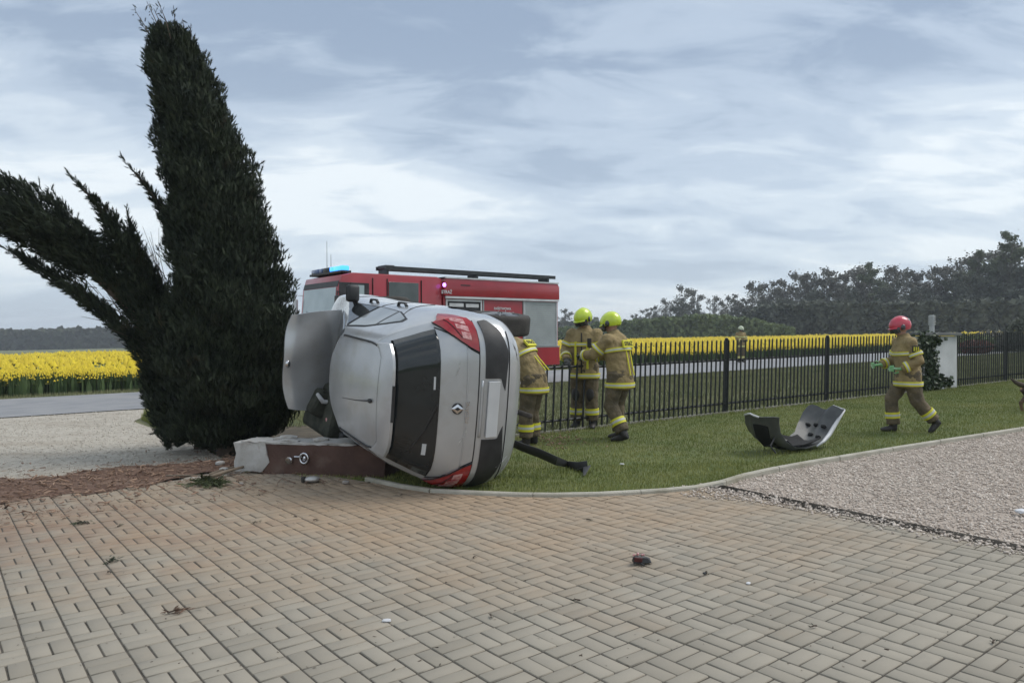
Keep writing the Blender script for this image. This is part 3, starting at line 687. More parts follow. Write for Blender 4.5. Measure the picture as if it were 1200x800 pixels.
def lin(*pts): return lambda u: float(np.interp(u, [p[0] for p in pts], [p[1] for p in pts]))

pitch = R(7.6); Fw = Vector((-math.sin(R(34.5)), math.cos(R(34.5)), 0)); Uw = Vector((-math.cos(R(34.5)), -math.sin(R(34.5)), 0)); Zw = Vector((0, 0, 1))
Fx = Fw * math.cos(pitch) + Zw * math.sin(pitch); Wy = Zw * math.cos(pitch) - Fw * math.sin(pitch)
CAR0 = Vector((0.31, 7.30, 0.825))
MW = Matrix(((Fx.x, -Wy.x, Uw.x, CAR0.x), (Fx.y, -Wy.y, Uw.y, CAR0.y), (Fx.z, -Wy.z, Uw.z, CAR0.z), (0, 0, 0, 1)))
car = empty('crashed_car', mw=MW)
tag(car, 'silver hatchback lying on its side with rear window and tail lamps towards the paving', 'car')
# shell: a cube's skin pulled to the car's shape
na, nb, nc = 46, 22, 26; idx = {}; cv_ = []; cf = []
wheels_fu = [(.78, .30), (3.42, .30)]
def vid(i, j, k):
    if (i, j, k) not in idx:
        idx[(i, j, k)] = len(cv_); cv_.append(csurf(-1 + 2 * i / na, -1 + 2 * j / nb, -1 + 2 * k / nc))
    return idx[(i, j, k)]
def quad(a, b, c, d):
    q = [vid(*a), vid(*b), vid(*c), vid(*d)]; ctr = sum((cv_[i] for i in q), Vector()) / 4
    if abs(ctr.y) > .5 and ctr.z < .75:
        for f0, u0 in wheels_fu:
            if math.hypot(ctr.x - f0, ctr.z - u0) < .36: return
    cf.append(tuple(q))
for j in range(nb):
    for k in range(nc):
        for i in (0, na): quad((i, j, k), (i, j + 1, k), (i, j + 1, k + 1), (i, j, k + 1))
for i in range(na):
    for k in range(nc):
        for j in (0, nb): quad((i, j, k), (i + 1, j, k), (i + 1, j, k + 1), (i, j, k + 1))
    for j in range(nb):
        for k in (0, nc): quad((i, j, k), (i + 1, j, k), (i + 1, j + 1, k), (i, j + 1, k))
body = MB().add(cv_, cf).build('body', M_silver, car, True)
ss = body.modifiers.new('smooth', 'SUBSURF'); ss.levels = 1; ss.render_levels = 1
# engine bay, floor pan and wheel wells close the shell from inside
MB().box((2.1, 0, .42), (3.5, 1.22, .40)).build('floor_pan', M_under, car)
# tailgate glass and its frame
wgl = lin((1.055, .705), (1.15, .665), (1.25, .615), (1.375, .555))
rw = patch(rear_pt, 1.055, 1.372, lambda u: -wgl(u), wgl, .006, 14, 16).build('rear_window', M_glass, car, True)
# a wiper lying across the glass
MB().tube([rear_pt(0.02, 1.065, .02), rear_pt(-.22, 1.14, .03), rear_pt(-.40, 1.22, .026)], [.011, .008, .006], 6).build('wiper', M_black, rw)
MB().grid([[rear_pt(w, u, .0065 + .0012) for w in (-.47, -.42, -.36)] for u in (1.12, 1.135, 1.15)]).build('inspection_sticker', M_plate, rw)
MB().grid([[rear_pt(w, u, .0077) for w in (.16, .22, .28)] for u in (1.085, 1.092, 1.099)]).build('window_decal', M_plate, rw)
# spoiler lip along the roof's rear edge with the high brake lamp
def sp_ring(w):
    p = roof_pt(.66, w, .006); q = rear_pt(w, 1.385, .02)
    return [p, p + Vector((-.10, 0, .006)), q + Vector((-.055, 0, .022)), q + Vector((-.05, 0, -.008)), q + Vector((.03, 0, .0))]
MB().rings([sp_ring(-.53 + 1.06 * j / 16) for j in range(17)]).build('spoiler', M_silver, car, 40)
q0 = rear_pt(0, 1.385, .02)
MB().box(q0 + Vector((-.053, 0, .007)), (.03, .34, .026)).build('high_brake_lamp', M_black, car)
MB().grid([[roof_pt(f, w, .003) for f in (.665, .672)] for w in np.linspace(-.55, .55, 15)]).build('spoiler_gap', M_gap, car)
# roof: ditch mouldings and antenna
for sgn, nm in ((1, 'roof_moulding'), (-1, 'roof_moulding')):
    MB().tube([roof_pt(f, sgn * (.505 if f > .9 else .49), .004) for f in np.linspace(.68, 1.9, 12)], .010, 6).build(nm, M_black, car)
rp = MB(); roof_c = lambda v, u, off: roof_pt(u, v, off)
an = MB().ball(roof_pt(.80, -.04, .012), (.035, .022, .018)).tube([roof_pt(.80, -.04, .02), roof_pt(1.02, -.075, .05), roof_pt(1.28, -.10, .085)], [.007, .005, .003], 6)
an.build('antenna', M_black, car, True)
# tailgate shut lines and creases
gapm = MB()
for sgn in (-1, 1):
    path = [rear_pt(sgn * w, u, .003) for w, u in ((.72, 1.055), (.68, .97), (.55, .80), (.515, .735))]
    gapm.tube(path, .005, 5)
gapm.tube([rear_pt(w, .732, .002) for w in np.linspace(-.80, .80, 21)], .006, 5)
gapm.build('tailgate_gap', M_gap, car)
MB().tube([rear_pt(w, .845 - .012 * math.cos(w * 2), .001) for w in np.linspace(-.58, .58, 17)], .006, 6).build('tailgate_crease', M_silver, car, True)
# tail lamps: wrap from the tailgate round the flank
for sgn in (1, -1):
    inner = lin((.735, .53), (.80, .56), (.90, .625), (.99, .70), (1.05, .765)); outer = lin((.735, .78), (.80, .855), (.9, .87), (.99, .84), (1.05, .80))
    lm = patch(lambda v, u, off: rear_pt(sgn * v, u, off), .735, 1.05, inner, outer, .014, 10, 10)
    s0 = lin((.78, .30), (.9, .30), (1.04, .36)); s1 = lin((.78, .31), (.86, .47), (.95, .56), (1.04, .38))
    lm2 = patch(lambda v, u, off: side_pt(v, u, sgn, off), .78, 1.04, lambda u: .225, s1, .012, 8, 6, lm)
    lamp = lm.build('tail_lamp', M_red, car, 50)
    if sgn < 0: lamp['label'] = 'red tail lamp crushed against the ground'
    rp_ = lambda v, u, off: rear_pt(sgn * v, u, off)
    for k_, (v0, v1, ua, ub) in enumerate(((.63, .69, .795, .87), (.70, .745, .80, .90), (.755, .80, .81, .925))):
        patch(rp_, ua, ub, lambda u: v0 + .25 * (u - ua), lambda u: v1 + .18 * (u - ua), .0165, 4, 4).build('reflector', M_clear, lamp, 50)
    MB().tube([rp_(inner(u), u, .012) for u in np.linspace(.735, 1.05, 9)], .006, 5).build('lamp_seal', M_gap, lamp)
    MB().tube([rp_(.60 + .2 * k_, .965 - .12 * (1 - k_), .0155) for k_ in np.linspace(.25, 1, 6)], .004, 5).build('lamp_rib', M_gap, lamp)
# rear bumper: seam, dark insert, plate, reflectors, exhaust
bt = lin((.44, .70), (.56, .80), (.685, .79))
for sgn in (1, -1):
    ins = patch(lambda v, u, off: rear_pt(sgn * v, u, off), .445, .685, lin((.445, .45), (.47, .16), (.52, .29), (.685, .29)), lin((.445, .55), (.5, .73), (.6, .815), (.685, .80)), .005, 10, 12)
    ins.build('bumper_insert', M_black, car, 40)
MB().box(rear_pt(0, .60, .012), (.014, .53, .12), Matrix.Rotation(R(2), 3, 'Y'), .004).build('number_plate', M_plate, car)
MB().tube([rear_pt(w, .705, .0) + Vector((-.004, 0, 0)) for w in np.linspace(-.27, .27, 9)], .014, 6).build('plate_lamp_strip', M_silver, car, True)
MB().tube([Vector((.35, .10, .16)), Vector((.12, .10, .14)), Vector((.02, .10, .135))], .027, 10).build('exhaust', M_under, car, True)
MB().tube([rear_pt(w, .43, .002) for w in np.linspace(-.72, .72, 21)], .005, 5).build('bumper_crease', M_gap, car)
M_scr_ = mat('bare_scrape', (0.20, 0.19, 0.175), (0.55, 0.55, 0.55), 30, 0.5, 0.3)
for (w0_, u0_, w1_, u1_) in ((-.60, .50, -.48, .36), (-.66, .40, -.50, .31), (.62, .36, .45, .31), (-.35, .88, -.18, .80), (.30, .94, .44, .90)):
    MB().tube([rear_pt(w0_ + (w1_ - w0_) * k_, u0_ + (u1_ - u0_) * k_ + .004 * math.sin(k_ * 9), .0005) for k_ in np.linspace(0, 1, 7)], [.001, .003, .004, .003, .004, .002, .001], 5).build('scrape', M_scr_, car)
# badge: a hollow diamond in a ring, and the model lettering
bd = MB(); bc = rear_pt(0, .915, .012); nrm = cnorm(-1, 0, cu_(.915), 'rear'); ey = Vector((0, 1, 0)); ez = nrm.cross(ey).normalized()
if ez.z < 0: ez = -ez
def ring_shape(sy, sz, wy, wz, d):
    o1 = [bc + ey * sy * a + ez * sz * b for a, b in ((1, 0), (0, 1), (-1, 0), (0, -1))]; i1 = [bc + ey * wy * a + ez * wz * b for a, b in ((1, 0), (0, 1), (-1, 0), (0, -1))]
    for k in range(4): bd.grid([[o1[k] + nrm * d, o1[(k + 1) % 4] + nrm * d], [i1[k] + nrm * (d + .006), i1[(k + 1) % 4] + nrm * (d + .006)]], [[o1[k] - nrm * .01, o1[(k + 1) % 4] - nrm * .01], [i1[k] - nrm * .01, i1[(k + 1) % 4] - nrm * .01]])
ring_shape(.045, .06, .018, .028, .004)
badge = bd.build('badge', M_chrome, car)
MB().tube([bc - nrm * .008, bc + nrm * .001], .052, 20).build('badge_disc', M_black, badge)
tm = text_mesh('MEGANE', .052, .002)
tmx = Matrix(((-ey.x, ez.x, nrm.x, 0), (-ey.y, ez.y, nrm.y, 0), (-ey.z, ez.z, nrm.z, 0), (0, 0, 0, 1)))
to = link('badge_lettering', tm, car, M_chrome); tmx.translation = rear_pt(-.03, .825, .016); to.matrix_local = tmx
# side glass (right flank is uppermost)
for sgn in (1, -1):
    def win(f0, f1, lo, hi, name, m, off=.006):
        return patch(lambda v, u, o_: side_pt(v, u, sgn, o_), 0, 1, const(0), const(1), off, 8, 10) if False else None
    def band(fs, lo, hi, off, nu=8):
        top = []; bot = []
        for i in range(nu + 1):
            k = i / nu; top.append([side_pt(f, lo(f) + (hi(f) - lo(f)) * k, sgn, off) for f in fs]); bot.append([side_pt(f, lo(f) + (hi(f) - lo(f)) * k, sgn, off - .012) for f in fs])
        return MB().grid(top, bot)
    lo = lin((.82, 1.14), (1.15, 1.045), (1.6, 1.01), (2.7, .985)); hi = lin((.82, 1.16), (1.05, 1.24), (1.35, 1.325), (1.7, 1.365), (2.05, 1.345), (2.3, 1.22), (2.55, 1.10), (2.72, 1.0))
    band(np.linspace(.82, 2.72, 30), lambda f: lo(f) - .018, lambda f: hi(f) + .016, .002).build('window_surround', M_black, car, 40)
    fgl = band(np.linspace(1.76, 2.66, 14), lambda f: lo(f) + .005, lambda f: hi(f) - .004, .008); rgl = band(np.linspace(1.20, 1.70, 10), lo, hi, .008); qgl = band(np.linspace(.87, 1.16, 7), lo, hi, .008)
    fgl.build('front_door_window', M_glass, car, 40); rgl.build('rear_door_window', M_glass2, car, 40); qgl.build('quarter_window', M_glass2, car, 40)
    for path in ([(1.73, u) for u in np.linspace(.30, 1.34, 12)], [(.93 + .28 * (1 - (u - .5) ** 2 * 2) if u < 1.1 else 1.05, u) for u in np.linspace(.62, 1.09, 8)], [(2.86, u) for u in np.linspace(.32, .95, 8)]):
        MB().tube([side_pt(f, u, sgn, .001) for f, u in path], .004, 4).build('door_gap', M_gap, car)
    for f in (1.30, 2.02):
        MB().tube([side_pt(f, .90, sgn, .0), side_pt(f + .03, .90, sgn, .035), side_pt(f + .17, .90, sgn, .035), side_pt(f + .2, .90, sgn, .0)], [(.012, .02)] * 4, 8).build('door_handle', M_black, car, True)
    mp = side_pt(2.44, .99, sgn, 0)
    mr = MB(); mr.tube([mp, mp + Vector((.02, -sgn * .08, .03))], [.03, .04], 8)
    mr.box(mp + Vector((-.01, -sgn * .115, .05)), (.11, .20, .15), Matrix.Rotation(sgn * R(6), 3, 'Z'), .035)
    mo = mr.build('door_mirror', M_black, car, 50)
    MB().box(mp + Vector((.062, -sgn * .10, .03)), (.05, .10, .13), Matrix.Rotation(sgn * R(8), 3, 'Z'), .02).build('mirror_cap', M_silver, mo, 50)
# windscreen
def front_pt(w, u, off):
    c = cu_(u); hw = abs(csurf(1, 1, c).y); b = max(-1, min(1, w / hw)); return csurf(1, b, c) + Vector((.6, 0, .8)) * off
patch(front_pt, 1.0, 1.40, lin((1.0, -.62), (1.4, -.52)), lin((1.0, .62), (1.4, .52)), .006, 8, 10).build('windscreen', M_glass, car, True)
# wheels
def make_wheel(f, sgn, u, ang, droop):
    ctr = Vector((f, -sgn * ((.735 if f < 1 else .64) if sgn > 0 else .74), u)); w = empty('wheel'); w.parent = car; w.matrix_local = Matrix.Translation(ctr) @ Matrix.Rotation(ang, 4, 'Z')
    prof = [(-.10, .20), (-.105, .26), (-.10, .295), (-.085, .312), (-.06, .318), (.06, .318), (.085, .312), (.10, .295), (.105, .26), (.10, .20)]; N_ = 36
    rg = []
    for k in range(N_):
        a = 2 * math.pi * k / N_; tr = .004 * (1 if k % 2 else 0)
        rg.append([Vector((math.cos(a) * (r - (tr if abs(y) < .07 else 0)), y, math.sin(a) * (r - (tr if abs(y) < .07 else 0)))) for y, r in prof])
    m = MB(); n_ = len(prof); V = [p for r_ in rg for p in r_]
    m.add(V, [(i * n_ + j, i * n_ + (j + 1), ((i + 1) % N_) * n_ + j + 1, ((i + 1) % N_) * n_ + j) for i in range(N_) for j in range(n_ - 1)])
    m.build('tyre', M_rubber, w, 45)
    rm = MB(); y0 = -sgn * .085
    rm.tube([Vector((0, -sgn * .06, 0)), Vector((0, -sgn * .10, 0))], .06, 14)
    for k in range(5):
        a = 2 * math.pi * k / 5; d_ = Vector((math.cos(a), 0, math.sin(a))); rm.tube([d_ * .03 + Vector((0, -sgn * .085, 0)), d_ * .2 + Vector((0, -sgn * .075, 0))], [(.035, .012), (.028, .012)], 6)
    for k in range(24):
        a, b = 2 * math.pi * k / 24, 2 * math.pi * (k + 1) / 24
        rm.grid([[Vector((math.cos(t) * .205, y, math.sin(t) * .205)) for t in (a, b)] for y in (-.1, .1)])
    rm.tube([Vector((0, -.02, 0)), Vector((0, .02, 0))], .20, 24)
    rm.build('rim', M_alloy, w, 45)
make_wheel(.66, 1, .15, 0.0, 0); make_wheel(.78, -1, .27, 0.0, 0); make_wheel(3.30, 1, .20, R(14), 0); make_wheel(3.42, -1, .27, R(8), 0)
MB().tube([Vector((.60, -.72, .17)), Vector((.64, 0, .22)), Vector((.78, .72, .27))], .04, 8).build('rear_axle', M_under, car)
# bonnet thrown open, buckled
def bonnet_pt(w, k, off=0.0):
    a = k; f = 3.02 - .16 * a - .02 * math.sin(a * 3.1) - .03 * (w / .66) ** 2; u = .93 + .73 * a
    ww = w * (1 - .10 * a ** 2)
    f += .018 * math.sin(w * 9 + a * 4) * a - .012 * math.cos(w * 4.5)
    if a > .85: f += .05 * ((a - .85) / .15) ** 2
    u -= .09 * (abs(w) / .66) ** 3 * a
    return Vector((f + off, -ww, u))
gt = [[bonnet_pt(-.62 + 1.24 * j / 18, i / 12) for j in range(19)] for i in range(13)]; gb = [[bonnet_pt(-.62 + 1.24 * j / 18, i / 12, .02) for j in range(19)] for i in range(13)]
bon = MB().grid(gt, gb).build('bonnet', M_silver, car, 50)
MB().ball(bonnet_pt(-.02, .95, -.012), (.018, .045, .03)).build('bonnet_badge', M_chrome, bon, True)
# the crushed front corner: torn wing, lamp unit, bent bars
M_oily = mat('engine_grime', (0.025, 0.028, 0.02), (0.06, 0.062, 0.045), 8, 0.8, bump=0.5)
rd = random.Random(5)
def crumple(name, c, d, m, seed, n=5, amp=.05):
    r_ = random.Random(seed); mb = MB(); pts_ = []
    for i in range(n + 1):
        pts_.append([Vector((c[0] + (i / n - .5) * d[0] + r_.gauss(0, amp * .6), c[1] + (j / n - .5) * d[1] + r_.gauss(0, amp * .6), c[2] + d[2] * (.5 - (j / n)) * .5 + r_.gauss(0, amp))) for j in range(n + 1)])
    mb.grid(pts_, [[p + Vector((.004, .004, -.012)) for p in r2] for r2 in pts_]); return mb.build(name, m, car, 30)
crumple('front_wing', (3.25, .70, .98), (.75, .34, .34), M_silver, 2, 5, .05)
crumple('inner_wing', (2.95, .60, 1.12), (.40, .40, .36), M_oily, 3, 5, .06)
MB().box((2.95, .62, .95), (.9, .62, .5), Matrix.Rotation(.2, 3, 'X'), .06).build('engine', M_oily, car)
MB().box((2.85, .52, 1.18), (.22, .32, .30), Matrix.Rotation(.5, 3, 'X'), .05).build('air_box', M_oily, car)
MB().tube([(2.75, .36, 1.02), (2.72, .47, 1.14), (2.74, .46, 1.22), (2.72, .36, 1.30)], [.022, .03, .03, .02], 8).build('bent_bracket', M_plate, car, True)
MB().ball((2.62, .66, 1.10), (.06, .05, .13), 10, 7).build('head_lamp', M_clear, car, True)

# ------------------------------------------------------------------ knocked-over gate pillar and rubble
M_plaster = mat('white_plaster', (0.50, 0.485, 0.46), (0.40, 0.38, 0.35), 5, 0.92, bump=0.4, bscale=30)
layer(M_plaster, (0.24, 0.20, 0.16), 7, (0.52, 0.68), 0.6, coords='Object')
M_brown = mat('brown_render', (0.070, 0.036, 0.027), (0.105, 0.058, 0.043), 4, 0.85, bump=0.35, bscale=35)
layer(M_brown, (0.19, 0.14, 0.11), 3, (0.56, 0.75), 0.5, coords='Object')
p0, p1 = G(276, 557), G(452, 562)
ax = (p1 - p0); ax.z = 0; Lp = ax.length; ang = math.atan2(ax.y, ax.x)
pil = empty('gate_pillar', p0, ang); pil.rotation_euler = (0, -.012, ang)
tag(pil, 'fallen gate pillar of brown render with a broken white plaster end, lying beside the car roof', 'pillar')
def rough_block(x0, x1, y0, y1, z0, z1, seed, amp, nx=10, jag0=0, jag1=0):
    r_ = random.Random(seed); rg = []
    for i in range(nx + 1):
        x = x0 + (x1 - x0) * i / nx; ring = []
        pr = [(y0, z0), (y0, z0 + (z1 - z0) * .33), (y0, z0 + (z1 - z0) * .66), (y0, z1), (y0 + (y1 - y0) * .33, z1), (y0 + (y1 - y0) * .66, z1), (y1, z1), (y1, z0 + (z1 - z0) * .5), (y1, z0), (y0 + (y1 - y0) * .5, z0)]
        for (y, z) in pr:
            jx = (r_.uniform(-jag0, jag0) if i == 0 else 0) + (r_.uniform(-jag1, jag1) if i == nx else 0)
            ring.append(Vector((x + jx, y + r_.gauss(0, amp), max(z0, z + r_.gauss(0, amp)))))
        rg.append(ring)
    return MB().rings(rg)
HP = .365
rough_block(.36, Lp, 0, .40, 0.0, HP, 3, .004, 12, .03, .02).build('rendered_shaft', M_brown, pil, 30)
rough_block(0.0, .385, -.012, .41, 0.05, HP + .012, 4, .008, 5, .02, .05).build('plastered_end', M_plaster, pil, 30)
capm = rough_block(.05, Lp * .8, .01, .39, HP - .004, HP + .022, 9, .007, 14, .02, .05); capm.build('mortar_bed', M_plaster, pil, 30)
fx = .70
fit = MB(); fit.tube([(fx, -.004, .20), (fx, -.05, .20)], [.045, .040], 16).tube([(fx, -.05, .20), (fx, -.075, .20)], [.030, .028], 14)
fit.tube([(fx + .05, -.012, .235), (fx + .14, -.012, .235)], .012, 8)
a = link('wall_lamp', fit.mesh('wall_lamp', M_chrome, 40), pil)
rg_ = MB()
for k in range(18):
    w0, w1 = 2 * math.pi * k / 18, 2 * math.pi * (k + 1) / 18
    rg_.tube([(fx + .17 + .05 * math.cos(w0), -.02, .22 + .055 * math.sin(w0)), (fx + .17 + .05 * math.cos(w1), -.02, .22 + .055 * math.sin(w1))], .013, 6, cap=False)
rg_.box((fx + .17, -.012, .22), (.03, .02, .05)); rg_.build('lamp_ring', M_chrome, a, True)
M_rub = mat('rubble', (0.36, 0.33, 0.30), (0.20, 0.15, 0.12), 6, 0.95, bump=0.5)
def chunk(name, c, d, m, label, cat, group=None, seed=1, rz=0.0, rx=0.0):
    r_ = random.Random(seed); bm_ = bmesh.new(); bmesh.ops.create_icosphere(bm_, subdivisions=2, radius=.5)
    for v in bm_.verts:
        q = v.co.normalized(); k = max(abs(q.x), abs(q.y), abs(q.z)); v.co = q * (.5 * (.45 + .55 / k)) * (1 + r_.gauss(0, .05))
        v.co = Vector((v.co.x * d[0], v.co.y * d[1], v.co.z * d[2]))
    me_ = bpy.data.meshes.new(name); bm_.to_mesh(me_); bm_.free(); o_ = link(name, me_, None, m); o_.location = c; o_.rotation_euler = (rx, 0, rz)
    tag(o_, label, cat, group); return o_
gz = .036
# silver globe lying in front of the pillar
gp = G(366, 569); lampo = empty('lamp_globe', (gp.x, gp.y, gp.z + gz), .3); tag(lampo, 'broken silver lamp globe on the paving in front of the fallen pillar', 'lamp')
MB().ball((0, 0, .032), (.085, .062, .034), 18, 10).build('globe', mat('dull_silver', (0.55, 0.53, 0.50), (0.42, 0.40, 0.37), 8, 0.35, 0.5), lampo, True)
MB().tube([(-.07, 0, .034), (-.105, .01, .032)], [.034, .030], 12).build('socket', M_under, lampo, True)
top = p0.z + HP + .02
def on_pillar(x, y): v = Matrix.Rotation(ang, 3, 'Z') @ Vector((x, y, 0)); return Vector((p0.x + v.x, p0.y + v.y, top + .012 * x))
for i, (x, y, dx, dy, dz, lb) in enumerate(((.50, .28, .22, .14, .05, 'flat mortar flake lying on the fallen pillar'), (.62, .12, .26, .10, .03, 'long thin mortar slab lying on the fallen pillar'), (.42, .2, .12, .10, .035, 'small mortar lump on the white end of the fallen pillar'), (.98, .16, .18, .15, .05, 'mortar piece on the fallen pillar under the torn wing'))):
    c = on_pillar(x, y); chunk('mortar_piece', (c.x, c.y, c.z + dz * .5 - .004), (dx, dy, dz), M_plaster, lb, 'rubble', None, 20 + i, ang + random.uniform(-.4, .4))
# ripped branch and boards at the pillar's end
M_wood = mat('split_wood', (0.16, 0.12, 0.085), (0.24, 0.19, 0.14), 6, 0.9, bump=0.4)
for i, (pa, pb, r_, lb) in enumerate((((232, 570), (292, 556), .022, 'split grey branch lying at the end of the fallen pillar'), ((246, 561), (280, 551), .016, 'thin snapped twig beside the fallen pillar'), ((195, 562), (262, 563), .010, 'dry stick lying across the spilled soil'))):
    A, B = G(*pa), G(*pb); A.z += gz + r_; B.z += gz + r_ + (.05 if i == 0 else .0); mid = A.lerp(B, .5) + Vector((0, 0, .01))
    o_ = MB().tube([A, mid, B], [r_, r_ * .9, r_ * .6], 7).build('broken_branch', M_wood, None, True); tag(o_, lb, 'branch')
rub = [((262, 556), .09, .07, .05, M_plaster, 'white plaster lump beside the split branch'), ((258, 548), .11, .08, .05, M_plaster, 'pale plaster slab on the soil behind the split branch'), ((283, 572), .06, .04, .03, M_rub, 'small grey mortar crumb in front of the white pillar end'), ((405, 571), .07, .06, .04, M_rub, 'grey mortar crumb on the paving under the car roof')]
for i, (px, a_, b_, c_, m_, lb) in enumerate(rub):
    g_ = G(*px); chunk('rubble_piece', (g_.x, g_.y, g_.z + gz + c_ * .45), (a_, b_, c_), m_, lb, 'rubble', None, 40 + i, i * 1.1)

# ------------------------------------------------------------------ thuja trees
M_thuja = mat('thuja_scale', (0.009, 0.015, 0.010), (0.046, 0.058, 0.032), 4.5, 0.8, coords='World', tint=True, spec=0.25)
layer(M_thuja, (0.060, 0.040, 0.020), 2.6, (0.60, 0.72), 0.6)
M_thwood = mat('thuja_bark', (0.055, 0.040, 0.030), (0.10, 0.075, 0.055), 5, 0.95, bump=0.5)
SPR = np.array([(-.05, 0, 0), (.05, 0, 0), (.075, .5, .02), (.0, 1, 0), (-.075, .5, -.02),
                (.03, .15, 0), (.27, .62, .05), (.09, .36, 0), (-.03, .12, 0), (-.25, .56, -.05), (-.09, .34, 0),
                (.04, .42, 0), (.19, .86, .03), (.05, .62, 0), (-.04, .40, 0), (-.18, .82, -.03), (-.05, .60, 0)])
SPRF = np.array([(0, 1, 2), (0, 2, 4), (2, 3, 4), (5, 6, 7), (8, 10, 9), (11, 12, 13), (14, 16, 15)])
def plume(axis, dens, size, rng, Ydep, wisp=0.0, core=True, corek=.80):
    """axis: (x, y, r) in photo pixels with a depth; foliage sprays point along the axis and outward"""
    P3 = [P(a[0], a[1], Ydep(a)) for a in axis]; Rr = [max(.015, a[2] * Ydep(a) / FPX - size * .5) for a in axis]; parts = []; cm = MB()
    for i in range(len(P3) - 1):
        A, B, ra, rb = P3[i], P3[i + 1], Rr[i], Rr[i + 1]; L = (B - A).length; dv = (B - A).normalized()
        n = max(6, int(dens * math.pi * (ra + rb) * (L + .02))); k = rng.random(n); rr = ra + (rb - ra) * k
        th = rng.uniform(0, 6.283, n); s1 = dv.cross(Vector((0.1, 1, 0.05))).normalized(); s2 = dv.cross(s1)
        kk = i + k; lump = 1 + .09 * np.sin(th * 3 + kk * 2.3) + .06 * np.sin(th * 7 - kk * 3.1 + 1) + .05 * np.sin(th * 2 + kk * 5.7)
        q = rr * np.clip(rng.normal(.93, .12, n), .4, 1.12) * lump
        rad = np.outer(np.cos(th), np.array(s1)) + np.outer(np.sin(th), np.array(s2))
        pos = np.array(A) + np.outer(k * L, np.array(dv)) + rad * q[:, None]
        dr = rad * rng.uniform(.0, .55, n)[:, None] + np.array(dv) * .75 + np.array([0, 0, .35]) + rng.normal(0, .42, (n, 3))
        parts.append(scatter(SPR, SPRF, pos, dir_basis(dr, rng), size * rng.uniform(.4, 1.5, n), np.clip(rng.normal(.35, .28, n) + .25 * np.sin(th * 4 + kk * 4), 0, 1)))
    if wisp:
        A = P3[-1]; dv = (P3[-1] - P3[-2]).normalized(); n = int(wisp)
        st = np.array(A) + rng.normal(0, Rr[-1] * .6, (n, 3)) + np.outer(rng.random(n), np.array(dv)) * size * 2.5
        parts.append(scatter(SPR, SPRF, st, dir_basis(np.array(dv) + rng.normal(0, .25, (n, 3)), rng), size * rng.uniform(.6, 1.3, n), rng.random(n)))
    if core:
        rgs = []
        for p_, r_ in zip(P3, Rr): rgs.append((p_, max(.006, r_ * corek)))
        cm.tube([r_[0] for r_ in rgs], [r_[1] for r_ in rgs], 14)
    return parts, cm, P3
YB = 10.2
th = empty('thuja', G(268, 533)); tag(th, 'tall dark columnar thuja leaning over the open bonnet of the car', 'tree')
inv = th.matrix_basis.inverted()
rings_px = [(533, 248, 285), (520, 236, 322), (500, 206, 346), (470, 190, 352), (440, 188, 349), (400, 190, 350), (360, 196, 345), (320, 202, 332), (280, 199, 320), (240, 195, 309), (200, 189, 297), (160, 183, 279), (120, 176, 264), (85, 170, 249), (60, 168, 236), (44, 170, 226), (36, 176, 220)]
axis = [((l + r_) / 2, y, (r_ - l) / 2 - 5) for y, l, r_ in rings_px]
parts, core, P3 = plume(axis, 3000, .088, np.random.default_rng(3), lambda a: YB)
# thin leader shoots at the tip
rng = np.random.default_rng(4); tw = MB()
for (xa, ya, xb, yb) in ((180, 52, 158, 12), (190, 48, 172, 2), (200, 46, 186, 4), (206, 46, 203, 12), (214, 50, 214, 22), (222, 55, 223, 30), (195, 50, 180, 10), (186, 60, 163, 25)):
    A, B = P(xa, ya, YB + rng.normal(0, .15)), P(xb, yb, YB + rng.normal(0, .15)); tw.tube([A, A.lerp(B, .5) + Vector((.02, 0, 0)), B], [.010, .006, .003], 4)
    for k in range(16):
        f = .15 + .85 * rng.random(); pos = np.array(A.lerp(B, f)) + rng.normal(0, .018, 3)
        parts.append(scatter(SPR, SPRF, pos[None], dir_basis(np.array([(B - A).normalized()]) + rng.normal(0, .5, (1, 3)), rng), np.array([.085 * rng.uniform(.6, 1.2)]), np.array([rng.random()])))
V, F_, T = join_bulk(parts)
def localise(me_, o_): me_.transform(o_.matrix_basis.inverted()); return me_
link('crown', localise(bulk_mesh('crown', V, F_, M_thuja, T), th), th)
link('inner_crown', localise(core.mesh('inner_crown', M_thuja), th), th); link('leader_shoots', localise(tw.mesh('leader_shoots', M_thwood), th), th)
b0 = G(268, 533); link('trunk', localise(MB().tube([b0 - Vector((0, 0, .1)), b0 + Vector((0, 0, .5)), P(262, 420, YB), P(240, 250, YB), P(205, 80, YB)], [.16, .13, .11, .07, .02], 10).mesh('trunk', M_thwood, True), th), th)
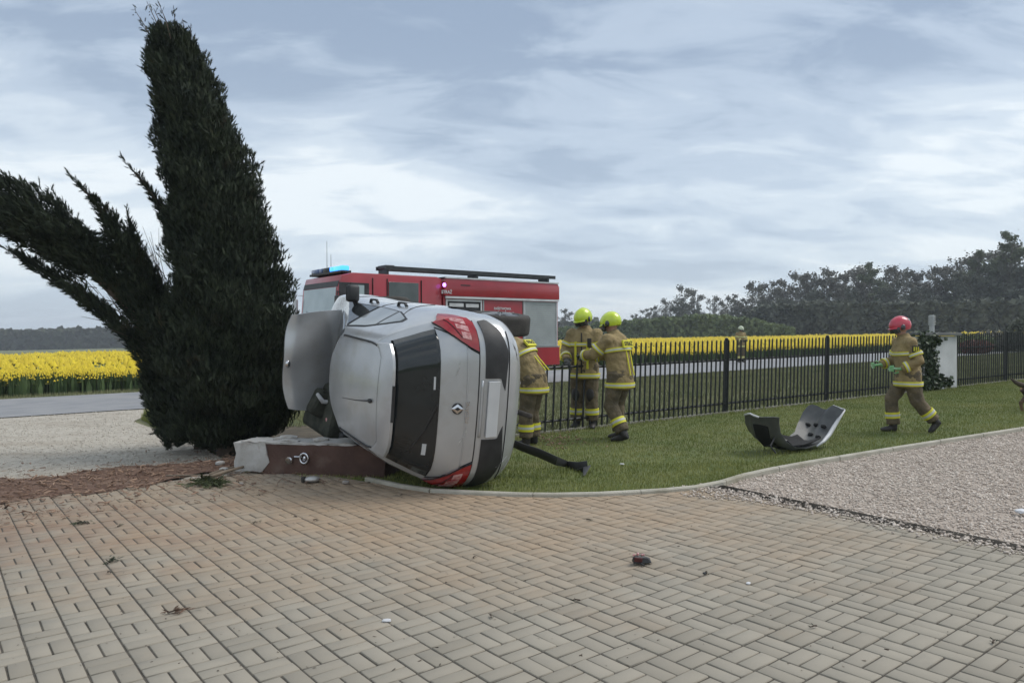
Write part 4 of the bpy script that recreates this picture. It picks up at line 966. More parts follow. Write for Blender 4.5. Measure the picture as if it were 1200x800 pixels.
# the second tree, torn and thrown to the left
th2 = empty('broken_thuja', G(232, 528) + Vector((0, .15, 0))); tag(th2, 'broken dark thuja with limbs flung out sideways over the gravel drive', 'tree')
dep = lambda a: 10.35 - .0035 * max(0, 220 - a[0])
limbs = [
    ([(238, 500, 30), (218, 455, 28), (198, 410, 24), (172, 372, 18), (140, 335, 15), (105, 302, 20), (70, 275, 30), (35, 255, 36), (5, 243, 36), (-30, 232, 34), (-75, 222, 26)], 820, 30),
    ([(200, 470, 18), (178, 428, 15), (150, 391, 11), (120, 365, 11), (88, 341, 11), (58, 321, 10), (32, 305, 8), (12, 294, 5)], 800, 14),
    ([(200, 405, 20), (178, 352, 18), (158, 315, 17), (142, 285, 16), (127, 256, 11), (108, 233, 5), (93, 217, 3)], 800, 20),
    ([(212, 440, 24), (198, 385, 19), (182, 340, 13), (167, 308, 11), (156, 280, 9), (151, 258, 5)], 800, 14),
    ([(228, 350, 14), (214, 305, 12), (203, 272, 11), (188, 242, 8), (170, 217, 5), (156, 200, 3)], 800, 22),
    ([(215, 520, 18), (200, 495, 22), (190, 465, 22), (182, 430, 18)], 800, 0),
    ([(110, 312, 9), (95, 318, 14), (75, 306, 14), (50, 290, 12)], 600, 10),
    ([(60, 282, 16), (90, 280, 16), (120, 292, 14), (145, 310, 12)], 700, 0),
]
parts = []; corem = MB(); wood = MB()
for ax_, dn, wsp in limbs:
    pr, cm_, P3 = plume(ax_, dn * 2.8, .088, np.random.default_rng(int(ax_[0][0] * 7 + ax_[0][1])), dep, wsp, corek=.55)
    parts += pr; corem.add(cm_.v, cm_.f); wood.tube(P3, [max(.008, .055 * (1 - i / len(P3))) for i in range(len(P3))], 6)
# bare twigs showing in the gaps
rng = np.random.default_rng(8)
for _ in range(60):
    xa, ya = rng.uniform(95, 205), rng.uniform(330, 440); ya = 330 + (xa - 95) * .95 + rng.normal(0, 8); L_ = rng.uniform(20, 60); a_ = rng.uniform(2.1, 3.0)
    A = P(xa, ya, dep((xa, 0))); B = P(xa + L_ * math.cos(a_), ya - L_ * math.sin(a_), dep((xa, 0)) + rng.normal(0, .1)); wood.tube([A, B], [.007, .002], 4)
for _ in range(12):
    A = P(rng.uniform(175, 200), rng.uniform(320, 345), dep((190, 0))); B = P(rng.uniform(160, 192), rng.uniform(265, 300), dep((180, 0))); wood.tube([A, B], [.006, .002], 4)
V, F_, T = join_bulk(parts)
link('crown', localise(bulk_mesh('crown', V, F_, M_thuja, T), th2), th2)
link('inner_crown', localise(corem.mesh('inner_crown', M_thuja), th2), th2); link('limbs', localise(wood.mesh('limbs', M_thwood, True), th2), th2)
b0 = th2.location; link('trunk', localise(MB().tube([b0 - Vector((0, 0, .1)), b0 + Vector((0, .05, .35)), P(205, 450, dep((205, 0))), P(160, 370, dep((160, 0))), P(60, 275, dep((60, 0)))], [.14, .11, .09, .06, .02], 8).mesh('trunk', M_thwood, True), th2), th2)
# torn sprigs lying about on the paving
def sprig(px, size, n, label, seed, m=None, up=gz, group='torn thuja sprigs strewn on the paving'):
    r_ = np.random.default_rng(seed); g_ = G(*px); o_ = empty('thuja_sprig', (g_.x, g_.y, g_.z + up), r_.uniform(0, 6.28)); tag(o_, label, 'sprig', group)
    pos = np.stack([r_.normal(0, size * .35, n), r_.normal(0, size * .18, n), np.abs(r_.normal(0, size * .09, n)) + .004], 1)
    V, F_, T = scatter(SPR, SPRF, pos, dir_basis(np.stack([r_.normal(1, .6, n), r_.normal(0, .6, n), r_.normal(.1, .15, n)], 1), r_), size * r_.uniform(.3, .6, n), r_.random(n))
    V[:, 2] = np.maximum(V[:, 2], .003)
    link('leaves', bulk_mesh('leaves', V, F_, m or M_thuja, T), o_); link('twig', MB().tube([(-size * .5, 0, .008), (0, size * .05, .012), (size * .5, 0, .008)], [.005, .004, .002], 5).mesh('twig', M_thwood), o_)
sprig((97, 619), .11, 26, 'flat dark thuja sprig on the paving near the red soil', 1, group=None)
sprig((130, 665), .10, 22, 'thin dark thuja sprig lying on the plain grey blocks', 2, group=None)
M_brsp = mat('dry_sprig', (0.085, 0.05, 0.032), (0.16, 0.10, 0.07), 9, 0.9, tint=True)
sprig((206, 725), .085, 34, 'brown dried thuja clump lying on the grey blocks', 3, M_brsp, group=None)
sprig((240, 572), .30, 120, 'green torn thuja bough beside the fallen pillar', 4, mat('fresh_sprig', (0.03, 0.04, 0.015), (0.075, 0.085, 0.03), 9, 0.85, tint=True), group=None)
for i, px in enumerate(((140, 622), (128, 678), (300, 618), (346, 611), (370, 615), (304, 585), (556, 660), (470, 585), (675, 712), (517, 590), (828, 679), (690, 615), (575, 731), (432, 570), (1165, 762), (953, 744))):
    sprig(px, random.uniform(.03, .055), 7, 'tiny dark torn thuja sprig strewn on the paving', 30 + i)
# tuft of green by the drive's edge
tx = []; ty = []
for _ in range(3500):
    p_ = TN(2.3 + abs(random.gauss(0, .35)), random.uniform(14.2, 16.4)); tx.append(p_.x); ty.append(p_.y)
grass('drive_edge_grass', np.array(tx), np.array(ty), 0.08, .26, .02, M_blade, .5, up=0, label='tuft of rough green grass at the edge of the gravel drive')

# ------------------------------------------------------------------ fence, plastered pier, vent pipe
M_iron = mat('fence_black', (0.012, 0.014, 0.014), (0.022, 0.024, 0.024), 9, 0.5, 0.3)
M_plinth = mat('fence_plinth', (0.30, 0.28, 0.24), (0.20, 0.185, 0.15), 3, 0.92, bump=0.4)
FN = 9.05; LEAN = math.tan(R(2.2))
PICK = {}
def picket_mesh(h):
    if h not in PICK:
        m = MB(); w = .011; l = LEAN * h
        m.add([(-w, -w, 0), (w, -w, 0), (w, w, 0), (-w, w, 0), (-w + l, -w, h), (w + l, -w, h), (w + l, w, h), (-w + l, w, h), (l * 1.03, 0, h + .03)], [(3, 2, 1, 0), (0, 1, 5, 4), (1, 2, 6, 5), (2, 3, 7, 6), (3, 0, 4, 7), (4, 5, 8), (5, 6, 8), (6, 7, 8), (7, 4, 8)])
        PICK[h] = m.mesh('picket', M_iron)
    return PICK[h]
slope_d = SL * D.x
def fence(t0, t1, posts, h, rail, spacing, label, low=.14, post_h=None):
    base = TN(t0, FN); f = empty('fence', base, TH); tag(f, label, 'fence', None)
    def z(t): return (t - t0) * slope_d
    for t in np.arange(t0 + spacing * .5, t1, spacing):
        o_ = link('picket', picket_mesh(h), f); o_.location = (t - t0, random.gauss(0, .003), z(t) + .05); o_.rotation_euler = (0, random.gauss(0, .006), 0)
    for zr in (low + .06, rail):
        m = MB(); a0 = Vector((LEAN * zr, .018, z(t0) + zr)); a1 = Vector((t1 - t0 + LEAN * zr, .018, z(t1) + zr))
        m.tube([a0, a1], [(.016, .02)] * 2, 4); m.build('rail', M_iron, f)
    for t in posts:
        ph = post_h or h + .06
        m = MB(); m.tube([(t - t0, .02, z(t) - .1), (t - t0 + LEAN * ph, .02, z(t) + ph)], .036, 4).ball((t - t0 + LEAN * ph, .02, z(t) + ph + .02), .035, 8, 6); m.build('post', M_iron, f)
    m = MB(); m.box(((t1 - t0) / 2, .02, z((t0 + t1) / 2) + .01), (t1 - t0 - .02, .07, .09), Matrix.Rotation(-math.atan(slope_d), 3, 'Y')); m.build('plinth', M_plinth, f)
fence(5.25, 7.74, [5.3], 1.0, 1.02, .15, 'short low black railing section right behind the overturned car', post_h=1.06)
fence(7.8, 17.68, [7.85, 11.0, 14.2, 17.4], 1.30, 1.0, .118, 'long black picket fence between the person in brown gear and the white pier')
fence(19.72, 34.0, [22.55, 25.8, 29], 1.30, 1.0, .118, 'black picket fence running on beyond the white pier')
pier = empty('wall_pier', TN(17.75, FN), TH); tag(pier, 'white plastered wall pier with a dark capping slab in the fence line', 'pier')
M_white = mat('pier_white', (0.56, 0.565, 0.57), (0.47, 0.475, 0.48), 2, 0.9, bump=0.2)
MB().box((.95, .1, .66), (1.86, .36, 1.36), None, .012).build('wall', M_white, pier)
MB().box((.95, .1, 1.385), (2.02, .52, .075), None, .012).build('cap_slab', mat('cap_slate', (0.11, 0.115, 0.115), (0.16, 0.165, 0.16), 3, 0.85, bump=0.3), pier)
ivy = empty('ivy', TN(18.3, FN - .12)); tag(ivy, 'dark ivy climbing over the left half of the white pier', 'ivy')
rng = np.random.default_rng(12); iv = []
for (cx, cz, sx_, sz_, n_) in ((.10, 1.10, .14, .18, 260), (.30, .95, .13, .3, 300), (.36, .55, .10, .25, 240), (.40, 1.25, .14, .07, 100), (.50, .22, .18, .09, 200), (.95, .20, .05, .05, 40), (.42, .30, .10, .18, 160), (-.05, .75, .1, .35, 160), (.10, .15, .12, .1, 90)):
    l = np.stack([rng.normal(cx * 1.5, sx_ * 1.4, n_), -.10 - np.abs(rng.normal(0, .035, n_)), np.abs(rng.normal(cz, sz_, n_))], 1); l = l[l[:, 2] < 1.45]
    w_ = np.stack([l[:, 0] * D.x + l[:, 1] * NV.x, l[:, 0] * D.y + l[:, 1] * NV.y, l[:, 2]], 1) + np.array(TN(17.75, FN)); n2 = len(w_)
    LQ = np.array([(-.5, 0, 0), (0, -.5, .1), (.5, 0, 0), (0, .7, -.1)])
    iv.append(scatter(LQ, np.array([(0, 1, 2, 3)]), w_, rand_basis(n2, rng), rng.uniform(.05, .11, n2), rng.random(n2)))
V, F_, T = join_bulk(iv); M_ivy = mat('ivy_leaf', (0.022, 0.034, 0.018), (0.06, 0.085, 0.04), 3, 0.6, coords='World', tint=True)
link('leaves', localise(bulk_mesh('leaves', V, F_, M_ivy, T), ivy), ivy)
ivs = MB()
for x_ in (.05, .25, .38): ivs.tube([TN(17.8 + x_ * 1.5, FN - .105, 0), TN(17.8 + x_ * 1.5 + .06, FN - .10, .5), TN(17.8 + x_ * 1.5 - .02, FN - .10, 1.1)], .010, 5)
link('stem', localise(ivs.mesh('stem', M_thwood, True), ivy), ivy)
vp = P(1092, 392, 18.9); vent = empty('vent_pipe', (vp.x, vp.y, zg(vp.x))); tag(vent, 'pale vent pipe with a ribbed cap rising behind the white pier', 'pipe')
zt = P(1092, 369, 18.9).z - zg(vp.x); M_pvc = mat('grey_pvc', (0.46, 0.47, 0.46), (0.38, 0.39, 0.38), 5, 0.6)
MB().tube([(0, 0, -.1), (0, 0, zt - .24)], .06, 14).build('pipe', M_pvc, vent, 40)
for k in range(5): MB().tube([(0, 0, zt - .25 + k * .05), (0, 0, zt - .225 + k * .05)], [.085, .080], 16).build('cap_rib', M_pvc, vent, 40)
MB().tube([(0, 0, zt - .26), (0, 0, zt)], .055, 14).build('cap_core', M_pvc, vent, 40)
# shrubs seen through the far fence
def shrub(px, Y, w, h, m, label, seed):
    r_ = np.random.default_rng(seed); X = (px - 600) / FPX * Y; o_ = empty('shrub', (X, Y, zg(X))); tag(o_, label, 'shrub'); n_ = 1500
    d_ = r_.normal(0, 1, (n_, 3)); d_ /= np.linalg.norm(d_, axis=1)[:, None]; rr = r_.uniform(.55, 1.08, n_)[:, None]
    pos = d_ * rr * np.array([w / 2, w / 2, h / 2]) + np.array([0, 0, h / 2]); pos[:, 2] = np.abs(pos[:, 2])
    V4 = np.array([(-.5, 0, 0), (0, -.4, .1), (.5, 0, 0), (0, .6, -.1)]); V, F_, T = scatter(V4, np.array([(0, 1, 2, 3)]), pos, rand_basis(n_, r_), r_.uniform(.08, .2, n_), r_.random(n_))
    link('foliage', bulk_mesh('foliage', V, F_, m, T), o_)
    st = MB()
    for k in range(5): a = k * 1.3; st.tube([(0, 0, -.05), (math.cos(a) * w * .2, math.sin(a) * w * .2, h * .5), (math.cos(a) * w * .35, math.sin(a) * w * .35, h * .85)], [.03, .02, .008], 5)
    link('stems', st.mesh('stems', M_bark), o_)
M_redl = mat('red_leaf', (0.10, 0.03, 0.028), (0.17, 0.07, 0.05), 4, 0.8, tint=True)
shrub(1137, 44, 2.6, 1.15, M_shr, 'pale green low shrub across the road beyond the white pier', 3); shrub(1144, 42.5, 1.6, .8, M_redl, 'dark red low shrub across the road beyond the white pier', 4)
shrub(1166, 46, 2.8, 1.3, M_lv_b, 'brown twiggy shrub across the road beyond the far fence', 5); shrub(1185, 46, 2.4, 1.2, M_shr, 'round grey green shrub beside the brown twiggy one', 6); shrub(1198, 44, 1.6, 2.1, M_lv_d, 'taller dark shrub across the road past the far fence', 7)

# ------------------------------------------------------------------ fire engine on the road
M_fire = mat('fire_red', (0.36, 0.022, 0.032), (0.29, 0.018, 0.026), 1.2, 0.32, coat=0.5)
layer(M_fire, (0.22, 0.07, 0.06), 1.6, (0.58, 0.8), 0.35, coords='Object')
M_shut = mat('grey_shutter', (0.40, 0.43, 0.43), (0.34, 0.37, 0.37), 2, 0.45, 0.4)
M_wtrim = mat('white_trim', (0.62, 0.62, 0.63), None, 3, 0.4)
M_ladder = mat('ladder_dark', (0.03, 0.033, 0.035), (0.06, 0.064, 0.066), 5, 0.5, 0.4)
M_cabin = mat('cab_interior', (0.02, 0.02, 0.022), (0.045, 0.045, 0.05), 4, 0.8)  # flat dark colour standing in for the shaded inside of cab and locker
M_scr = mat('windscreen_glass', (0.20, 0.27, 0.28), (0.30, 0.38, 0.39), .9, 0.04, 0.0, spec=0.9, coat=0.8)  # bright reflection painted in as a pale base colour
M_sideg = mat('truck_side_glass', (0.05, 0.065, 0.062), (0.075, 0.09, 0.088), 2, 0.05, spec=0.7)
M_blue = mat('beacon_blue', (0.02, 0.10, 0.55), (0.03, 0.16, 0.7), 8, 0.15, emit=(0.05, 0.30, 1.0), estr=1.6)
M_blue_off = mat('beacon_dark', (0.02, 0.05, 0.16), (0.03, 0.07, 0.2), 8, 0.15, coat=0.5)
M_viol = mat('strobe', (0.3, 0.1, 0.6), None, 8, 0.2, emit=(0.50, 0.22, 1.0), estr=2.5)
Ld = Vector((.777, .629, 0)).normalized(); T0 = P(394, 395, 20.0); T0.z = zg(T0.x) + .03
tru = empty('fire_engine', T0, math.atan2(Ld.y, Ld.x)); tru.rotation_euler = (0, -math.atan(SL * Ld.x) * .4, math.atan2(Ld.y, Ld.x))
tru.scale = (1, 1, 1.07)
tag(tru, 'red fire engine with a roof ladder and lit blue beacons standing on the road', 'fire engine')
TL, TW = 8.14, 2.5
def Lx(px):
    dx = (px - 600) / FPX; return (20 * dx + 4.74) / (Ld.x - Ld.y * dx)
def prism(prof, x_is='xz', y0=0, y1=1):
    m = MB(); m.rings([[Vector((x, y0, z)) for x, z in prof], [Vector((x, y1, z)) for x, z in prof]]); return m
XC = Lx(521)                                      # crew cab ends, body begins
cab_prof = [(0.02, .55), (XC - .04, .55), (XC - .04, 3.06), (XC - .2, 3.12), (.55, 3.12), (.22, 3.05), (.12, 2.75), (.03, 1.75), (0, 1.2)]
# closed cab shell; its window plates hold interior shade and reflection in their colours
m = prism(cab_prof, y0=.06, y1=TW - .06); m.build('cab', M_fire, tru, 30, bevel=.03)
def near_rect(x0, x1, z0, z1, y, d, cham=.0): return MB().box(((x0 + x1) / 2, y, (z0 + z1) / 2), (x1 - x0, d, z1 - z0), None, cham)
w1 = near_rect(Lx(399), Lx(434), 1.75, 2.86, .055, .03, .01).build('front_side_window', M_cabin, tru)
near_rect(Lx(457), Lx(492), 1.72, 2.92, .055, .03, .01).build('crew_side_window', M_sideg, tru)
near_rect(Lx(412), Lx(413.5), 1.75, 2.86, .035, .03).build('window_post', M_black, w1)
# plates on the near window: dark bars, and far-window daylight as a pale colour
near_rect(Lx(417), Lx(428), 2.45, 2.80, .037, .012).build('far_window_light', M_scr, w1)
for k in range(3): near_rect(Lx(401), Lx(409), 2.0 + .14 * k, 2.05 + .14 * k, .036, .014).build('steering_column', M_under, w1)
for px in (438, 455, 495): near_rect(Lx(px), Lx(px) + .025, .8, 3.0, .052, .02).build('door_gap', M_gap, tru)
for px in (432, 489): near_rect(Lx(px), Lx(px) + .18, 1.5, 1.56, .04, .05, .01).build('door_handle', M_black, tru)
def front_rect(y0, y1, z0, z1, off=.0, name='', mt=None, par=None, th_=.03):
    def fx_(z): return np.interp(z, [1.2, 1.75, 2.75, 3.05], [0.0, .03, .12, .22]) - off
    g1 = [[Vector((fx_(z), y, z)) for y in (y0, y1)] for z in (z0, (z0 + z1) / 2, z1)]; g2 = [[p + Vector((th_, 0, 0)) for p in r_] for r_ in g1]
    return MB().grid(g1, g2).build(name, mt, par or tru)
ws = front_rect(.20, 2.30, 1.78, 2.74, .012, 'windscreen', M_scr)
front_rect(.14, 2.36, 1.70, 1.76, .016, 'windscreen_seal', M_black); front_rect(.12, 2.38, 2.755, 2.90, .014, 'sun_visor', M_black)
MB().tube([(.02, .5, 1.80), (.05, 1.1, 2.15)], .012, 5).build('wiper', M_black, ws); MB().tube([(.02, 1.4, 1.80), (.05, 2.0, 2.15)], .012, 5).build('wiper', M_black, ws)
front_rect(.10, 2.40, 1.15, 1.62, .016, 'grille', M_wtrim); front_rect(.05, 2.45, .45, .80, .05, 'front_bumper', M_wtrim, None, .1)
for y in (.32, 2.18):
    MB().box((-.02, y, .95), (.08, .38, .2), None, .03).build('head_lamp', M_clear, tru)
for y, sg in ((-.14, 1), (TW + .14, -1)):
    mm_ = MB(); mm_.tube([(.15, y + sg * .2, 2.6), (-.02, y, 2.62), (-.02, y, 1.75)], .018, 6); mm_.box((-.02, y, 2.2), (.09, .22, .62), None, .03); mm_.build('wing_mirror', M_black if sg > 0 else M_wtrim, tru)
# light bar
MB().box((.42, TW / 2, 3.15), (.30, 2.1, .06), None, .01).build('light_bar_base', M_black, tru)
for y0, y1, m_ in ((.25, .78, M_blue), (.80, 1.02, M_blue), (1.04, 1.46, M_ladder), (1.48, 1.70, M_blue_off), (1.72, 2.25, M_blue_off)):
    MB().box((.42, (y0 + y1) / 2, 3.24), (.24, y1 - y0, .13), None, .03).build('beacon', m_, tru, 40)
# body with lockers
MB().box(((XC + TL) / 2, TW / 2, 1.67), (TL - XC, TW - .08, 1.85), None, .02).build('locker_body', M_fire, tru)
prism([(XC, 2.6), (TL + .02, 2.6), (TL + .02, 2.98), (TL - .06, 3.10), (XC + .06, 3.10), (XC, 2.98)], y0=-.02, y1=TW + .02).build('upper_body', M_fire, tru, 30, bevel=.015)
MB().box(((XC + TL) / 2, TW / 2, 3.115), (TL - XC - .04, TW - .04, .03)).build('roof_deck', M_ladder, tru)
near_rect(XC + .03, TL - .02, 2.53, 2.59, -.02, .06).build('white_trim', M_wtrim, tru)
near_rect(XC + .03, TL - .02, 3.09, 3.13, -.015, .05).build('roof_edge_strip', M_wtrim, tru)
bays = [(Lx(524), Lx(564.5), 'open'), (Lx(568), Lx(613), 'red'), (Lx(616), Lx(652), 'grey')]
for x0, x1, kind in bays:
    z0_, z1_ = 1.15, 2.51
    if kind == 'open':
        b_ = near_rect(x0, x1, z0_, z1_, .032, .02).build('locker_opening', M_cabin, tru)
        for zz in (z0_ + .02, z1_ - .03): near_rect(x0, x1, zz - .025, zz + .025, .015, .03).build('locker_frame', M_wtrim, b_)
        for xx in (x0, x1): near_rect(xx - .025, xx + .025, z0_, z1_, .012, .03).build('locker_frame', M_wtrim, b_)
        near_rect(x0 + (x1 - x0) * .27, x0 + (x1 - x0) * .30, z0_, 2.2, .018, .02).build('locker_divider', M_shut, b_)
        near_rect(x0 + .1, x0 + (x1 - x0) * .48, 2.30, 2.40, .016, .02).build('strip_light', M_wtrim, b_); near_rect(x0 + (x1 - x0) * .55, x1 - .1, 2.29, 2.39, .016, .02).build('strip_light', M_wtrim, b_)
        near_rect(x0 + .05, x0 + (x1 - x0) * .25, 2.0, 2.15, .018, .02).build('stowed_box', M_shut, b_)
    elif kind == 'grey':
        sh = MB()
        for k in range(22):
            zz = z0_ + (z1_ - z0_) * (k + .5) / 22; near = MB().box(((x0 + x1) / 2, .026, zz), (x1 - x0, .03, (z1_ - z0_) / 22 - .006), None, .006); near.build('shutter_slat', M_shut, tru)
        for xx in (x0 - .03, x1 + .03): near_rect(xx - .02, xx + .02, z0_, z1_, .012, .03).build('shutter_rail', M_wtrim, tru)
    else:
        near_rect(x0, x1, z0_, z1_, .030, .03, .01).build('red_locker_door', M_fire, tru)
        for xx in (x0 - .03, x1 + .03): near_rect(xx - .018, xx + .018, z0_, z1_, .014, .03).build('locker_frame', M_shut, tru)
near_rect(XC + .02, TL, .55, 1.11, .0, .10, .02).build('lower_skirt', M_fire, tru)
near_rect(XC + .02, TL, 1.115, 1.145, -.01, .10).build('skirt_trim', M_shut, tru)
def put_text(body_, px, z, size, par=tru):
    o_ = link('lettering', text_mesh(body_, size, .004, True), par, M_wtrim); o_.location = (Lx(px), .010, z); o_.rotation_euler = (R(90), 0, 0)
    return o_
put_text('PAŃSTWOWA', 589.5, 2.27, .105); put_text('STRAŻ POŻARNA', 589.5, 2.13, .125); put_text('112', 584, 1.90, .26)
near_rect(Lx(592.5), Lx(599.5), 1.80, 2.02, .012, .006).build('emblem_panel', M_wtrim, tru)
for k in range(2): near_rect(Lx(593.5), Lx(598.5), 1.86 + .07 * k, 1.885 + .07 * k, .007, .006).build('emblem_bar', M_fire, tru)
o_ = put_text('STRAŻ', 523.5, 2.70, .13); o_.location.y = -.025
MB().ball((Lx(520.5), -.03, 2.90), (.06, .035, .06), 12, 8).build('strobe_lamp', M_viol, tru, True)
near_rect(Lx(540), Lx(551), 2.90, 2.93, -.022, .012).build('grab_slot', M_black, tru)
for x_ in (1.35, 6.2):
    for y_ in (.30, TW - .30):
        w = empty('wheel'); w.parent = tru; w.location = (x_, y_, .5)
        MB().tube([(0, -.17, 0), (0, -.13, 0), (0, .13, 0), (0, .17, 0)], [.44, .5, .5, .44], 28).build('tyre', M_rubber, w, 40); MB().tube([(0, -.175, 0), (0, .175, 0)], .27, 20).build('rim', M_alloy, w, 40)
MB().box((TL / 2, TW / 2, .62), (TL - .4, .9, .25)).build('chassis', M_under, tru)
# ladder on the roof
ladx0, ladx1 = Lx(454), TL - .05
for yy in (.12, .62):
    MB().box(((ladx0 + ladx1) / 2, yy, 3.30), (ladx1 - ladx0, .05, .10)).build('ladder_rail', M_ladder, tru)
for k, x_ in enumerate(np.linspace(ladx0 + .15, ladx1 - .15, 18)): MB().tube([(x_, .12, 3.31), (x_, .62, 3.31)], .018, 6).build('ladder_rung', M_ladder, tru)
for x_ in (ladx0 + .1, (ladx0 + ladx1) / 2, ladx1 - .3): MB().box((x_, .37, 3.18), (.06, .5, .16)).build('ladder_bracket', M_ladder, tru)
MB().box((ladx0 + .18, .37, 3.32), (.30, .52, .11), None, .03).build('ladder_head', M_ladder, tru)
for px, h_ in ((388, 4.05), (393, 3.7)): MB().tube([(Lx(px) + .6, 1.5, 3.1), (Lx(px) + .6, 1.5, h_)], [.010, .005], 5).build('aerial', M_black, tru)

# ------------------------------------------------------------------ people
M_skin = mat('skin', (0.42, 0.25, 0.18), (0.36, 0.20, 0.14), 9, 0.55)
M_tan = mat('tan_gear', (0.31, 0.235, 0.112), (0.225, 0.168, 0.08), 5, 0.9, bump=0.5, bscale=45)
layer(M_tan, (0.12, 0.088, 0.052), 7, (0.52, 0.72), 0.6, coords='Object')
M_tan2 = mat('dark_gear', (0.15, 0.115, 0.068), (0.085, 0.068, 0.042), 6, 0.9, bump=0.5, bscale=45)
M_hiv = mat('hi_vis_yellow', (0.66, 0.62, 0.03), (0.56, 0.52, 0.03), 9, 0.6)
M_ref = mat('reflective_silver', (0.55, 0.56, 0.52), (0.46, 0.47, 0.44), 9, 0.4)
M_boot = mat('boot_leather', (0.016, 0.015, 0.014), (0.035, 0.03, 0.026), 9, 0.6)
M_hely = mat('helmet_yellow', (0.55, 0.68, 0.035), (0.46, 0.58, 0.03), 9, 0.3, coat=0.5)
M_helr = mat('helmet_red', (0.50, 0.035, 0.065), (0.42, 0.03, 0.055), 9, 0.28, coat=0.5)
M_helw = mat('helmet_pale', (0.55, 0.60, 0.42), (0.48, 0.52, 0.36), 9, 0.3, coat=0.5)
M_helk = mat('helmet_dark', (0.03, 0.03, 0.03), (0.05, 0.05, 0.05), 9, 0.35, coat=0.4)
M_visor = mat('visor', (0.015, 0.016, 0.018), (0.025, 0.026, 0.03), 5, 0.12, coat=0.6)
M_glv = mat('black_glove', (0.02, 0.02, 0.02), (0.05, 0.05, 0.045), 8, 0.8)
M_glg = mat('green_glove', (0.10, 0.34, 0.10), (0.34, 0.50, 0.34), 14, 0.7)
V3 = lambda *a: Vector(a)
def ring_band(parent, c, d, rx, ry, w, m, name='reflective_band', side=None):
    """a closed strip round a limb: c centre, d axis, rx/ry half sizes"""
    d = d.normalized(); s_ = side or (d.cross(V3(1, 0, 0)) if abs(d.x) < .9 else d.cross(V3(0, 1, 0))); s_ = (s_ - d * s_.dot(d)).normalized(); t_ = d.cross(s_); n_ = 22; mb = MB(); rr = []
    for k, (off, e) in enumerate(((-w / 2, -.008), (-w / 2, .004), (w / 2, .004), (w / 2, -.008))):
        rr.append([c + d * off + s_ * (math.cos(2 * math.pi * j / n_) * (ry + e)) + t_ * (math.sin(2 * math.pi * j / n_) * (rx + e)) for j in range(n_)])
    mb.rings(rr, cap=False); return mb.build(name, m, parent, 40)
def lerp(a, b, k): return a + (b - a) * k
def hand(mb, wrist, d, palm_n, curl=.6, s=1.0):
    """palm, four unequal fingers, a thumb from the side of the palm"""
    d = d.normalized(); palm_n = (palm_n - d * palm_n.dot(d)).normalized(); sd_ = d.cross(palm_n)
    c = wrist + d * .05 * s
    mb.tube([wrist - d * .02, c, wrist + d * .095 * s], [(.028 * s, .020 * s), (.045 * s, .018 * s), (.042 * s, .016 * s)], 8)
    for k, L in enumerate((.072, .080, .075, .060)):
        p_ = wrist + d * .09 * s + sd_ * (.033 - .022 * k) * s; q = [p_]; dd = d.copy()
        for j in range(3):
            dd = (dd * math.cos(curl) + palm_n * math.sin(curl)).normalized() if j else (dd * math.cos(curl * .5) + palm_n * math.sin(curl * .5)).normalized()
            q.append(q[-1] + dd * L * s * (.45, .32, .23)[j])
        mb.tube(q, [.0115 * s, .0105 * s, .0095 * s, .007 * s], 7)
    p_ = wrist + d * .03 * s + sd_ * .038 * s; q = [p_, p_ + (sd_ * .6 + d * .7 + palm_n * .2) * .035 * s, p_ + (sd_ * .6 + d * 1.5 + palm_n * .6) * .035 * s]
    mb.tube(q, [.014 * s, .012 * s, .009 * s], 7)
def helmet(parent, c, fw, up, m, s=1.0, tail=None, visor_down=True):
    fw = fw.normalized(); up = (up - fw * up.dot(fw)).normalized(); lf = up.cross(fw)
    h = MB(); rows = []; NP = 30
    for i in range(13):
        row = []
        for j in range(NP):
            ph = 2 * math.pi * j / NP; cf_, sf = math.cos(ph), math.sin(ph)
            tmax = R(98) + R(26) * (.5 - .5 * cf_) ** 1.2 + R(10) * abs(sf) ** 2
            t_ = max(.02, tmax * i / 12); r0 = 1 + .05 * max(0, math.cos(ph * 1)) * math.sin(t_)
            ridge = 1 + .05 * math.exp(-(sf * math.sin(t_) / .16) ** 2) * (1 if t_ < 1.4 else 0)
            p_ = c + fw * (.152 * s * math.sin(t_) * cf_ * r0) + lf * (.126 * s * math.sin(t_) * sf) + up * (.135 * s * math.cos(t_) * ridge)
            row.append(p_)
        rows.append(row)
    inner = [c + (p_ - c) * .90 for p_ in rows[-1]]; h.rings(rows + [inner], cap=False)
    o_ = h.build('helmet', m, parent, 45)
    # brim, ear guards, visor
    br = MB(); bt = [[c + fw * (.150 * s * math.cos(a_) + k * .035 * s * math.cos(a_)) + lf * (.128 * s * math.sin(a_)) + up * (-.018 * s - .012 * k * s) for a_ in np.linspace(-1.0, 1.0, 11)] for k in (0, 1)]
    br.grid(bt, [[p_ - up * .008 for p_ in r_] for r_ in bt]); br.build('brim', m, o_, 40)
    vz = MB(); g1 = [[c + fw * ((.150 + .012 * math.sin(k * 3)) * s * math.cos(a_)) + lf * (.132 * s * math.sin(a_)) + up * (-.02 - .085 * k) * s for a_ in np.linspace(-1.15, 1.15, 13)] for k in (0, .33, .66, 1)]
    vz.grid(g1, [[p_ - fw * .006 for p_ in r_] for r_ in g1]); vz.build('visor', M_visor, o_, 50)
    for sg in (1, -1): MB().ball(c + lf * sg * .124 * s - up * .03 * s + fw * .01, (.035 * s, .014 * s, .045 * s), 10, 7).build('ear_shell', M_visor, o_, True)
    if tail:
        MB().box(c - fw * .10 * s + up * .055 * s, (.05, .15, .06), Matrix((fw, lf, up)).transposed(), .02).build('rear_reflector', tail, o_, 40)
    return o_
